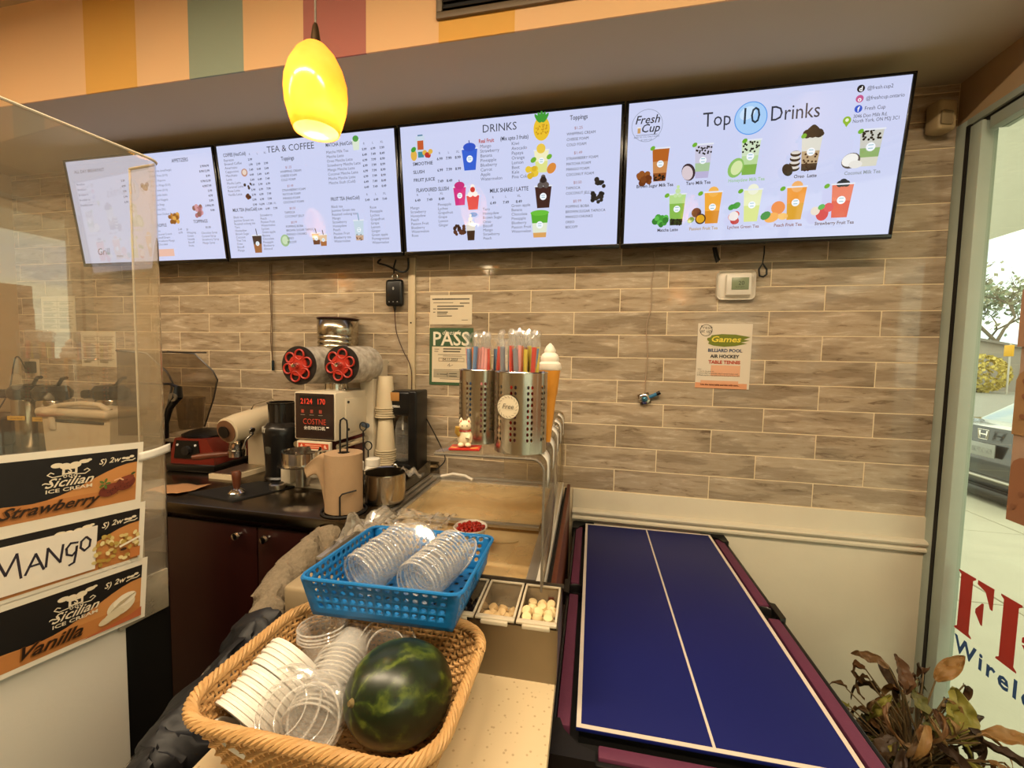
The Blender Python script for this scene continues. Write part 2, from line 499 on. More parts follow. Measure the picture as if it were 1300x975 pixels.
# lettering on the glass (slab stencil letters and small blue type), read from inside
GX = RX + .0335
red_v = 'b3261e'
def stencil(p, ch, x, y, h):
    # x, y in metres, h height; serif stencil strokes
    w_, s_, t_ = h * .64, h * .17, h * .045
    def r_(a, b, c, d): p.rect(x + a, y + b, x + c, y + d, red_v)
    def P_(pts): p.poly([(x + a, y + b) for a, b in pts], red_v)
    P_([(0, 0), (s_ * 1.9, 0), (s_ * 1.9, t_ * .6), (s_ * 1.62, t_ * 1.4), (s_ * 1.62, h - t_ * 1.4), (s_ * 1.9, h - t_ * .6), (s_ * 1.9, h), (0, h), (0, h - t_ * .6), (s_ * .28, h - t_ * 1.4), (s_ * .28, t_ * 1.4), (0, t_ * .6)])
    if ch in 'FE':
        P_([(s_ * 2.1, h), (w_, h), (w_ * 1.0, h * .66), (w_ * .93, h * .66), (w_ * .78, h * .88), (s_ * 2.1, h * .93)])
        P_([(s_ * 2.1, h * .53), (w_ * .72, h * .68), (w_ * .77, h * .68), (w_ * .77, h * .33), (w_ * .72, h * .33), (s_ * 2.1, h * .47)])
        if ch == 'E': P_([(s_ * 2.1, 0), (w_, 0), (w_ * 1.06, h * .36), (w_ * .97, h * .36), (w_ * .78, h * .11), (s_ * 2.1, h * .07)])
    if ch == 'R':
        a = [(s_ * 2.1, h), (w_ * .78, h), (w_ * 1.0, h * .9), (w_ * 1.06, h * .76), (w_ * .98, h * .6), (w_ * .78, h * .51), (s_ * 2.1, h * .49)]
        b = [(s_ * 2.1, h * .56), (w_ * .62, h * .6), (w_ * .70, h * .75), (w_ * .62, h * .9), (s_ * 2.1, h * .93)]
        P_(a[:4] + [b[2], b[3], b[4]]); P_([a[3], a[4], a[5], a[6], b[0], b[1], b[2]])
        P_([(s_ * 2.1, h * .46), (w_ * .80, h * .49), (w_ * 1.02, h * .3), (w_ * 1.05, h * .1), (w_ * 1.2, h * .03), (w_ * 1.1, 0), (w_ * .85, 0), (w_ * .74, h * .12), (w_ * .70, h * .33), (w_ * .6, h * .43)])
let = thing('window_lettering', 'red stencil FREE lettering with blue Wireless line on the glass', 'lettering', (GX, -.112, .0), -PI / 2)
h = .225
for i, ch in enumerate('FREE'):
    pr = Print(); stencil(pr, ch, .016 + i * .168, .578, h); pr.obj('letter', INK, let)
pr = Print()
pr.text('Wireless', .024, .498, .085, '1f4f8f', bold=.0022, sp=1.25)
pr.obj('small_lettering', INK, let)

# posters hung on the glass
brn = pm('printed poster film', 'a97a5a', .5, 0, .25, 8, col2='c79f80')
def win_poster(y0, y1, label, mir):
    t = thing('window_poster', label, 'poster', (GX - .004, y0, 1.055), -PI / 2, 'posters hung on the storefront glass')
    B().bx(0, y0 - y1, 0, .002, 0, .885).obj('sheet', paper_w, t)
    p = Print(y0 - y1, .885)
    p.rect(0, 0, 1, 1, 'b79a84')
    for j, (c, t_) in enumerate((('9a6a4c', 'sugar'), ('a9835a', 'brown'), ('b28a70', 'milk tea'))):
        b = j * .32
        p.rect(0, b, 1, b + .2, c)
        for k in range(9): p.disc(.071 + k * .1072, b + .2, .07, c, 12, .05)
        for k in range(40): p.disc(.03 + .94 * R.random(), b + .015 + R.random() * .2, .012, '8d5f44' if k % 2 else 'c09274', 8)
        p.text(t_, .30, b + .265, .03, '5b4335', sx=-1)
    p.obj('print', INK, t)
win_poster(-.292, -1.05, 'brown drink poster on the glass beside the white window frame', 1)
win_poster(-1.10, -1.88, 'brown drink poster on the glass beside the first mullion', 1)

# ------------------------------------------------------------------ outdoors
conc = pm('pale concrete paving', 'b7b2a0', .85, 0, .1, 3, .3, 40)
sw = thing('sidewalk', 'pale concrete pavement outside the window', 'pavement', (0, 0, 0), 0, None, 'structure')
k = 0
for i in range(3):
    for j in range(8):
        x0 = RX + .1 + i * 1.28; y0 = -6 + j * 1.467 + .006
        B().bx(x0 + .004, x0 + 1.272, y0, y0 + 1.455, -.16, -.012 - .001 * ((i + j) % 2), .004, 1).obj('paving_slab', conc, sw)
gd = B().bx(RX + .1, 70, -40, 80, -.3, -.15).obj('parking_lot', pm('grey asphalt', '8c8a82', .9, 0, .12, 2, .3, 60))
tag(gd, 'grey asphalt parking lot beyond the pavement', 'ground', None, 'structure')
cn = B().bx(RX + .07, 5.25, RY - 1, 3.2, 2.6, 2.85).obj('canopy', pm('white canopy soffit', 'd9dacf', .7)); tag(cn, 'white storefront canopy above the window', 'canopy', None, 'structure')

def car(name, label, loc, paint, emblem):
    t = thing(name, label, 'car', loc, 0, None)
    g = []
    def loft(prof, w0, nm, mat, inset=0.0, par=t, top=None):
        b = B(); rings = []
        for f, sc in ((-1, .96), (-.93, 1), (.93, 1), (1, .96)):
            cx = sum(p[0] for p in prof) / len(prof); cz = sum(p[1] for p in prof) / len(prof)
            rings.append(b.ring([(cx + (x - cx) * (1 - (1 - sc) * .6), f * w0, cz + (z - cz) * sc) for x, z in prof]))
        b.skin(rings, True, True, True)
        return b.obj(nm, mat, par, ang=30)
    body = [(.05, .25), (.02, .45), (.0, .62), (.03, .80), (.06, 1.0), (.35, 1.04), (1.0, 1.04), (2.6, 1.02), (3.9, .92), (4.3, .82), (4.45, .6), (4.42, .25)]
    loft(body, .88, 'body', paint)
    cab = [(.42, 1.03), (1.05, 1.42), (1.35, 1.50), (2.2, 1.52), (2.55, 1.46), (3.35, 1.03)]
    loft(cab, .70, 'cabin', pm('car glass', '8fa0a8', .08, 0, .05, spec=.9))
    loft([(1.0, 1.45), (1.35, 1.52), (2.2, 1.54), (2.6, 1.46)], .66, 'roof', paint)
    for s in (-1, 1):
        for x in (.85, 3.6):
            w_ = B().lathe([(.0, -.1), (.31, -.1), (.33, -.07), (.33, .07), (.31, .1), (0, .1)], 24, (0, 0, 0), rx(PI / 2)).obj('wheel', black_mt, t, (x, s * .80, .33))
            B().lathe([(0, -.11), (.2, -.11), (.21, -.09), (.2, .11), (0, .11)], 16, (0, 0, 0), rx(PI / 2)).obj('wheel_hub', alum, w_)
        B().box((.03, s * .66, .86), (.08, .34, .16), .02).obj('tail_light', pm('tail light', '7a1512', .2), t)
        B().box((2.75, s * .92, 1.05), (.12, .16, .1), .03).obj('mirror', paint, t)
    B().box((-.012, 0, .42), (.06, 1.6, .03), .01).obj('bumper_trim', alum, t)
    B().box((-.01, 0, .25), (.1, 1.5, .12), .03).obj('bumper', black_pl, t)
    pl = B().box((-.03, 0, .74), (.012, .33, .155), .004).obj('number_plate', pm('plate', '8a8c88', .4), t)
    B().box((-.037, 0, .735), (.002, .26, .06), 0).obj('plate_print', pm('plate print', '3a3d40', .5, 0, .8, 40, col2='a8aaa4'), pl)
    if emblem:
        b = B()
        for s in (-1, 1):
            b.box((-.03, s * .045, .92), (.012, .018, .085), .003, rx(s * -.12))
        b.box((-.03, 0, .92), (.012, .08, .016), .003)
        b.tube([(-.03, .075 * sx * .95, .92 + sz * .055) for sx, sz in ((-1, 1), (1, 1), (.8, -1), (-.8, -1))], .005, 6, True)
        b.obj('emblem', chrome, t)
    return t
car('dark_car', 'dark car parked rear first outside the window', (6.6, 3.95, -.15), pm('dark car paint', '23262a', .25, .3, .05, coat=1), True)
car('silver_car', 'pale silver car parked further out behind the dark car', (12.5, 8.6, -.15), pm('silver car paint', 'c2ccd2', .25, .3, .05, coat=1), False)

bark = pm('grey bark', '6b6152', .9, 0, .2, 30)
def tree(loc, h, label, leafcol, dens, sd, spread):
    t = thing('tree', label, 'tree', loc, 0, 'trees beyond the parking lot')
    rr = random.Random(sd); b = B(); tips = []
    def br(p, d, ln, r, lv):
        q = p + d * ln
        b.tube([p, (p + q) / 2 + V((rr.uniform(-1, 1), rr.uniform(-1, 1), 0)) * ln * .06, q], [r, r * .8, r * .6], 5)
        tips.append(q)
        if lv:
            for k in range(3 if lv > 1 else 4):
                a = rr.uniform(0, 2 * PI); e_ = V((math.cos(a), math.sin(a), 0))
                br(q, (d * .9 + e_ * spread * rr.uniform(.5, 1)).normalized(), ln * rr.uniform(.6, .8), r * .55, lv - 1)
    br(V((0, 0, 0)), V((0, 0, 1)), h * .3, h * .02, 4)
    b.obj('trunk', bark, t)
    lb = B()
    for q in tips[3:]:
        for k in range(dens):
            c = q + V((rr.gauss(0, 1), rr.gauss(0, 1), rr.gauss(0, .8))) * h * .06
            a = V((rr.uniform(-1, 1), rr.uniform(-1, 1), rr.uniform(-1, 1))).normalized(); s_ = h * .022
            u = a.orthogonal().normalized(); v_ = a.cross(u)
            lb.poly([c - u * s_, c + v_ * s_ * .5, c + u * s_, c - v_ * s_ * .5])
    lo = lb.obj('foliage', pm('foliage ' + leafcol, leafcol, .8, 0, .3, 2), t, ang=0)
    lo['kind'] = 'stuff'
tree((36, 42.9, -.15), 13, 'bare branched tree standing behind the house roof', '9a9a80', 2, 3, .8)
tree((42, 53.3, -.15), 12, 'grey green tree left of the bare branched tree', '8f9c84', 10, 5, .8)
def bush(loc, r, label, col, sd):
    t = thing('bush', label, 'bush', loc, 0, 'bushes by the house'); rr = random.Random(sd)
    b = B()
    for k in range(900):
        a = V((rr.gauss(0, 1), rr.gauss(0, 1), rr.gauss(0, 1))).normalized()
        c = V((a.x * r * 1.2, a.y * r * 1.2, r + a.z * r)) * 1.0
        n_ = V((rr.uniform(-1, 1), rr.uniform(-1, 1), rr.uniform(-1, 1))).normalized(); u = n_.orthogonal().normalized(); v_ = n_.cross(u); s_ = r * .14
        b.poly([c - u * s_, c + v_ * s_ * .6, c + u * s_, c - v_ * s_ * .6])
    o = b.obj('foliage', pm('bush ' + col, col, .8, 0, .3, 2), t, ang=0); o['kind'] = 'stuff'
    B().cyl((0, 0, 0), (0, 0, r), r * .12, r * .05, 8).obj('stem', bark, t)
bush((27, 32.2, -.15), 1.25, 'yellow autumn bush in front of the house', 'c2b060', 2)
bush((24.0, 29.9, -.15), .6, 'low dark green bush beside the yellow one', '6f7a52', 4)
ho = thing('house', 'low grey house with gable roof far behind the cars', 'house', (30, 35.0, -.15), -.64)
B().bx(-5, 2.6, 0, 6, 0, 2.7).obj('wall', pm('grey siding', '9a938b', .8), ho)
B().prism([(-5.4, 2.6), (-1.2, 3.75), (3.0, 2.6), (3.0, 2.75), (-1.2, 3.95), (-5.4, 2.75)], -.4, 6.4).obj('roof', pm('grey shingles', '86807a', .9), ho)
B().prism([(-5, 2.7), (2.6, 2.7), (-1.2, 3.75)], .0, .1).obj('gable', pm('gable boards', 'a39a90', .8), ho)
wo = B().bx(1.2, 1.9, -.06, 0, .6, 2.1).obj('window', pm('white trim', 'd6d9d2', .6), ho); B().bx(1.3, 1.8, -.08, -.05, .7, 2.0).obj('pane', pm('dark pane', '55606a', .1), wo)
sg = thing('yellow_sign', 'small yellow sign on a post in front of the house', 'sign', (27, 30.0, -.15))
B().cyl((0, 0, 0), (0, 0, 3.2), .05, .05, 8).obj('post', alum, sg)
B().box((-.06, 0, 2.75), (.08, .6, .7), .02).obj('panel', pm('yellow sign board', 'd9a520', .5), sg)
# ------------------------------------------------------------------ ceiling strip lights and pendant lamps
def strip_light(loc, ln, power, label, rot=0):
    t = thing('strip_light', label, 'ceiling light', loc, rot, 'ceiling strip lights')
    B().box((0, 0, .02), (ln, .09, .03), .006).obj('housing', white_pl, t)
    B().box((0, 0, .0), (ln - .04, .05, .012), .004).obj('diffuser', pm('lit warm diffuser', 'fff0d0', .5, emis=(1.0, .82, .58), es=9), t)
    a = area('strip_lamp', (0, 0, -.012), (0, 0, 0), ln - .05, .06, power, WARM); a.parent = t
strip_light((1.25, -1.86, CEIL - .035), 1.5, 54, 'warm strip light in the middle of the ceiling row')
strip_light((-.45, -1.86, CEIL - .035), 1.5, 42, 'warm strip light at the left end of the ceiling row')
strip_light((2.75, -1.86, CEIL - .035), 1.1, 42, 'warm strip light at the window end of the ceiling row')

def amber():
    mt = bpy.data.materials.new('amber glass shade'); mt.use_nodes = True
    t = mt.node_tree; n = t.nodes; l = t.links; n.clear()
    o = n.new('ShaderNodeOutputMaterial'); tl = n.new('ShaderNodeBsdfTranslucent'); df = n.new('ShaderNodeBsdfDiffuse'); gl = n.new('ShaderNodeBsdfGlossy')
    tcn = n.new('ShaderNodeTexCoord'); no = n.new('ShaderNodeTexNoise'); no.inputs['Scale'].default_value = 14; l.new(tcn.outputs['Object'], no.inputs['Vector'])
    rm = n.new('ShaderNodeValToRGB'); rm.color_ramp.elements[0].color = (*lin('f4b850'), 1); rm.color_ramp.elements[1].color = (*lin('ffe08a'), 1); l.new(no.outputs[0], rm.inputs[0])
    l.new(rm.outputs[0], tl.inputs[0]); l.new(rm.outputs[0], df.inputs[0]); gl.inputs['Roughness'].default_value = .15
    m1 = n.new('ShaderNodeMixShader'); m1.inputs[0].default_value = .4; l.new(tl.outputs[0], m1.inputs[1]); l.new(df.outputs[0], m1.inputs[2])
    m2 = n.new('ShaderNodeMixShader'); m2.inputs[0].default_value = .06; l.new(m1.outputs[0], m2.inputs[1]); l.new(gl.outputs[0], m2.inputs[2])
    l.new(m2.outputs[0], o.inputs[0])
    return mt
AMB = amber()
def pendant(loc, label, power):
    t = thing('pendant_lamp', label, 'pendant lamp', loc, 0, 'amber pendant lamps')
    pf = [(.058, 0), (.068, .03), (.077, .065), (.080, .10), (.078, .13), (.068, .165), (.05, .20), (.03, .222), (.014, .232)]
    B().lathe(pf, 40, cap0=False, cap1=False).obj('lamp_shade', AMB, t, solid=.0025)
    B().lathe([(.016, .228), (.013, .24), (.008, .275), (.004, .285)], 20).obj('cap', pm('bronze metal', '5d4a35', .35, .9), t)
    B().cyl((0, 0, .28), (0, 0, CEIL - loc[2] - .02), .0028, None, 8).obj('cord', pm('grey cord', '6d6253', .6), t)
    B().lathe([(.06, CEIL - loc[2] - .03), (.055, CEIL - loc[2] - .005), (.02, CEIL - loc[2])], 24).obj('canopy', pm('bronze metal', '5d4a35', .35, .9), t)
    B().sph((0, 0, .075), (.026, .026, .034), 16, 10).obj('bulb', pm('lit bulb', 'fff2d8', .5, emis=(1, .82, .5), es=30), t)
    l = bpy.data.lights.new('pendant_glow', 'POINT'); l.energy = power; l.color = (1, .82, .50); l.shadow_soft_size = .03
    o = bpy.data.objects.new('pendant_glow', l); C.objects.link(o); o.parent = t; o.location = (0, 0, .02)
pendant((1.37, -.9, 2.170), 'amber glass pendant lamp hanging before the menu screens', 2.2)
pendant((-.35, -1.75, 2.170), 'amber glass pendant lamp left of the one in view', 2.2)
pendant((2.9, -2.6, 2.170), 'amber glass pendant lamp behind the viewer near the window', 2.2)

# ------------------------------------------------------------------ menu screens
bez = pm('gloss black bezel', '0c0b0b', .2, 0, .1)
TVW, TVH, TILT = .966, .550, .136
INKD, GREYT = '3a3d48', '5d6070'
SW, SH = TVW - .022, TVH - .026
def cup(p, cx, y0, y1, w_, layers, top=None, logo=True, boba=None, straw=None):
    # layers: list of (fraction from bottom, colour); p in screen fractions
    asp = p.w / p.h
    def X(t): return w_ * (.36 + .14 * t)
    ys_ = [0] + [l[0] for l in layers]
    for (a, b), (_, c) in zip(zip(ys_, ys_[1:]), layers):
        ya, yb = y0 + (y1 - y0) * a, y0 + (y1 - y0) * b
        p.poly([(cx - X(a), ya), (cx + X(a), ya), (cx + X(b), yb), (cx - X(b), yb)], c)
    if top:
        for k, (dx, dy, r, c) in enumerate(top): p.disc(cx + dx * w_, y1 + dy * (y1 - y0), r * w_, c, 12)
    if boba:
        rr = random.Random(int(cx * 977)); lo, hi, c, n_ = boba
        for k in range(n_):
            t = lo + (hi - lo) * rr.random()
            p.disc(cx + rr.uniform(-.9, .9) * X(t), y0 + (y1 - y0) * t, w_ * .055, c, 8)
    p.rect(cx - X(1) * 1.08, y1 - .006, cx + X(1) * 1.08, y1 + .004, 'e4e8f2')
    if straw: p.line([(cx + w_ * .05, y1), (cx - w_ * .02, y1 + (y1 - y0) * .35)], .004, straw)
    if logo:
        p.disc(cx, y0 + (y1 - y0) * .52, w_ * .2, 'f2f6fb', 16)
        p.line([(cx - w_ * .1, y0 + (y1 - y0) * .57), (cx + w_ * .1, y0 + (y1 - y0) * .57)], .002, '4aa3b8')
        p.line([(cx - w_ * .09, y0 + (y1 - y0) * .48), (cx + w_ * .09, y0 + (y1 - y0) * .48)], .002, '4aa3b8')
def blob(p, cx, cy, r, col, n, sp, sd=1):
    rr = random.Random(sd)
    for k in range(n): p.disc(cx + rr.uniform(-1, 1) * sp, cy + rr.uniform(-1, 1) * sp * 1.4, r * rr.uniform(.7, 1.1), col if isinstance(col, str) else col[k % len(col)], 10)
def whip(p, cx, y, w_, c='f3efe8'):
    for dx, dy, r in ((-.2, .0, .2), (.2, .0, .2), (0, .03, .26), (0, .06, .16)): p.disc(cx + dx * w_, y + dy, r * w_, c, 12)
def leaf(p, cx, cy, r, c='6fae2f'): p.disc(cx, cy, r, c, 10, r * .75, .6)

def tv(x0, label, draw):
    t = thing('menu_screen', label, 'menu screen', (x0 + TVW / 2, -.13, 2.02), 0, 'menu screens along the wall')
    t.rotation_euler = (TILT, 0, 0)
    b = B()
    b.bx(-TVW / 2, TVW / 2, .004, .030, 0, TVH, .004)
    b.bx(-TVW / 2 + .12, TVW / 2 - .12, .03, .07, .05, .42, .012)
    b.obj('housing', bez, t)
    b = B()
    for a, c in (((-TVW / 2, TVW / 2), (0, .017)), ((-TVW / 2, TVW / 2), (TVH - .009, TVH))): b.bx(a[0], a[1], -.003, .006, c[0], c[1], .0015)
    for s in (-1, 1): b.bx(s * TVW / 2, s * (TVW / 2 - .011), -.003, .006, .017, TVH - .009, .0015)
    b.obj('bezel', bez, t)
    b = B()
    for s in (-.2, .2):
        b.box((s, .095, .25), (.03, .06, .30), .004)
        b.box((s, .125, .2), (.03, .03, .03), .002)
    b.box((0, .140, .22), (.5, .014, .1), .002)
    b.obj('wall_bracket', black_mt, t)
    p = Print(SW, SH)
    p.rect(0, 0, 1, 1, 'ccd2f2')
    draw(p)
    p.obj('screen', SCREEN, t, (-SW / 2, .002, .017))
    return t

def col(p, x, y, lines, size=.0135, c=GREYT, ls=1.12, al='LEFT', bold=0): p.text('\n'.join(lines), x, y, size, c, al, 0, bold, ls)

def draw4(p):
    p.ring(.075, .84, .062, .0018, '8b93a8')
    p.text('Fresh', .075, .855, .042, '22262e', 'CENTER', .25, .0004); p.text('Cup', .088, .795, .042, '22262e', 'CENTER', .25, .0004)
    p.rect(.032, .775, .118, .778, '4b5262'); p.text('READ TO YOU ONLY PLACE', .075, .758, .0075, '4b5262', 'CENTER'); p.text('SIT AND CUP', .075, .738, .007, '4b5262', 'CENTER')
    p.rect(.038, .79, .05, .83, 'c79a62'); p.rect(.036, .825, .052, .832, 'efeae0')
    p.text('Top', .345, .795, .072, '2e3340', 'CENTER', -.05, 0, 1, .85); p.text('Drinks', .625, .795, .072, '2e3340', 'CENTER', -.05, 0, 1, .85)
    p.disc(.468, .825, .060, '5a9be8', 32); p.disc(.468, .825, .0565, 'a6cdf6', 32); p.disc(.455, .86, .03, 'c9e2fb', 24, .022, .5)
    p.text('10', .466, .79, .080, '20303f', 'CENTER', -.03, 0, 1, .9)
    for i, (c, tx) in enumerate((('15151a', '@fresh.cup2'), ('c0558a', '@freshcup.ontario'), ('2b54c4', 'Fresh Cup'))):
        y = .945 - i * .062
        p.disc(.838, y, .013, c, 18); p.text(('d', 'o', 'f')[i], .838, y - .016, .022, 'f4f4f8', 'CENTER', 0, .0006); p.text(tx, .858, y - .012, .0175, INKD, sx=.88)
    p.disc(.805, .755, .014, '8db52f', 18); p.disc(.805, .757, .006, 'e8efd0', 12); p.poly([(.794, .745), (.816, .745), (.805, .712)], '8db52f')
    p.text('3046 Don Mills Rd,\nNorth York, ON M2J 3C1', .824, .765, .0165, INKD, ls=.95, sx=.82)
    bl = '17140f'
    # upper row
    a0, a1 = .445, .675
    cup(p, .135, a0, a1, .068, [(.25, '8a4a1c'), (.6, 'c98a52'), (1, 'b3601f')], boba=(.02, .22, bl, 18)); blob(p, .075, .47, .014, ('7a3f17', '93521f', '6a3210'), 16, .024, 3)
    cup(p, .30, a0, a1, .068, [(.2, 'b9b2d6'), (.45, 'a9c59a'), (1, 'c9c6dc')], boba=(.66, 1.0, bl, 22)); p.disc(.247, .49, .026, '3b2a30', 18, .034, .3); p.disc(.243, .485, .021, 'd9c9cf', 18, .028, .3)
    cup(p, .475, a0, a1, .070, [(.3, '7fb04a'), (.55, 'b9d79a'), (1, 'cfe0c0')], boba=(.66, 1.0, bl, 24)); p.disc(.425, .495, .028, '8fbf63', 18, .038, -.4); p.disc(.428, .495, .020, 'd7e6a8', 16, .028, -.4)
    cup(p, .688, a0, a1, .072, [(.2, '3a2516'), (.55, 'b79f7c'), (1, 'd9d9ce')], boba=(.0, .5, '3a2010', 22))
    for dx, dy, r in ((-.02, .0, .016), (.02, .0, .016), (0, .012, .022), (.0, .035, .012), (-.028, -.005, .008), (.03, -.005, .008)): p.disc(.688 + dx, .68 + dy, r, '14110f', 12)
    for k in range(4): p.disc(.635, .462 + k * .032, .019, '1a1614', 16, .011); p.disc(.635, .469 + k * .032, .017, 'd9d4cc', 16, .006)
    p.disc(.612, .455, .018, '1a1614', 16, .024, .5)
    cup(p, .885, a0, a1, .078, [(.25, 'd9d6c4'), (.5, '8fae6a'), (1, 'c9c9c0')], boba=(.68, 1.0, bl, 24)); p.disc(.825, .485, .032, '5b5048', 18, .027, .4); p.disc(.822, .49, .028, 'f2f0ea', 18, .022, .4); p.disc(.842, .46, .023, 'e8e4dc', 16, .014)
    for x in (.10, .262, .447, .655, .845): leaf(p, x, .665, .0105)
    for x, s, c in ((.115, 'Brown Sugar Milk Tea', '3d3a40'), (.285, 'Taro Milk Tea', '3d3a40'), (.465, 'Honeydew Milk Tea', '9fc79a'), (.675, 'Oreo  Latte', '3d3a40'), (.868, 'Coconut Milk Tea', '8f97a0')): p.text(s, x, .395, .0168, c, 'CENTER', 0, .0003, 1, .92)
    # lower row
    c0, c1 = .115, .335
    cup(p, .208, c0, c1, .066, [(.2, '2c3a16'), (.7, '86b84d'), (1, 'b5d98a')], boba=(.0, .22, bl, 18)); whip(p, .208, c1 - .01, .04, 'c5e0a4'); blob(p, .145, .15, .013, ('3f9a34', '5bb84a', '2f7d2a'), 12, .022, 5)
    cup(p, .345, c0, c1, .067, [(.4, 'd88a1c'), (1, 'f0a93a')], top=[(0, 0, .3, 'f3b553')]); p.disc(.285, .195, .019, '3c2224', 16); p.disc(.302, .15, .021, '3c2224', 16); p.disc(.302, .15, .016, 'd9a520', 16); leaf(p, .265, .145, .015, '3f8a34')
    cup(p, .492, c0, c1, .068, [(.5, 'd6e08a'), (1, 'e6eab8')], top=[(0, 0, .3, 'eef0d8')]); blob(p, .44, .15, .017, ('c23a3e', 'd85a52', 'efe6e2'), 6, .022, 7); leaf(p, .435, .23, .016, '3f9a34'); leaf(p, .417, .22, .014, '3f9a34')
    cup(p, .648, c0, c1, .070, [(.5, 'dba02a'), (1, 'ee9a3a')], top=[(0, 0, .3, 'f0b06a')]); p.disc(.588, .20, .025, 'e9863a', 18); p.disc(.568, .135, .027, 'f0a84a', 18, .018, .3); p.disc(.608, .14, .018, 'f3bf6a', 16, .013); leaf(p, .545, .15, .02, '2f8a34')
    cup(p, .805, c0, c1, .074, [(.5, 'd9503a'), (1, 'e2745a')], top=[(-.15, 0, .16, '20242c'), (.15, 0, .16, '20242c'), (0, .03, .2, '20242c')]); p.disc(.745, .145, .022, 'd02a34', 16, .026); p.disc(.765, .185, .017, 'd8404a', 16); p.disc(.72, .165, .016, 'e6d8c8', 16); leaf(p, .74, .19, .013, '4fae44')
    for x in (.165, .295, .445, .597, .75): leaf(p, x, .325, .0105)
    for x, s, c in ((.175, 'Matcha Latte', '3d3a40'), (.315, 'Passion Fruit Tea', 'b99a6a'), (.465, 'Lychee Green Tea', '8f6a72'), (.628, 'Peach Fruit Tea', '8f5a56'), (.79, 'Strawberry Fruit Tea', '5d3a40')): p.text(s, x, .07, .0162, c, 'CENTER', 0, .0003, 1, .92)

TOPP = [('$1.25', '9a5a5a'), ('WHIPPING CREAM', INKD), ('CHEESE FOAM', INKD), ('COLD FOAM', INKD), None, ('$1.49', '9a5a5a'), ('STRAWBERRY FOAM', INKD), ('MATCHA FOAM', INKD), ('MANGO FOAM', INKD), ('COCONUT FOAM', INKD), None, ('$0.50', '9a5a5a'), ('TAPIOCA', INKD), ('COCONUT JELLY', INKD), None, ('$0.99', '9a5a5a'), ('POPPING BOBA', INKD), ('BROWN SUGAR TAPIOCA', INKD), ('MANGO CHUNKS', INKD), ('OREO', INKD), ('BISCOFF', INKD)]
def toppings(p, x, y, dy=.037):
    p.text('Toppings', x + .05, y, .024, INKD, 'CENTER', 0, .0003, 1, .8)
    y -= .068
    for q in TOPP:
        if q:
            if q[0][0] == '$': p.text(q[0], x + .05, y, .015, q[1], 'CENTER')
            else: p.text(q[0], x, y, .0145, q[1], sx=.95)
            y -= dy
        else: y -= dy * .55
def prices(p, x, y, rows, dx=.043, size=.0135, head=True):
    if head:
        for i, s in enumerate(('R', 'L', 'XL')): p.text(s, x + i * dx, y + .045, .013, GREYT, 'CENTER')
    for r in rows:
        for i, s in enumerate(r): p.text(s, x + i * dx, y, size, '2e3340', 'CENTER', 0, .0003)
        y -= .0435
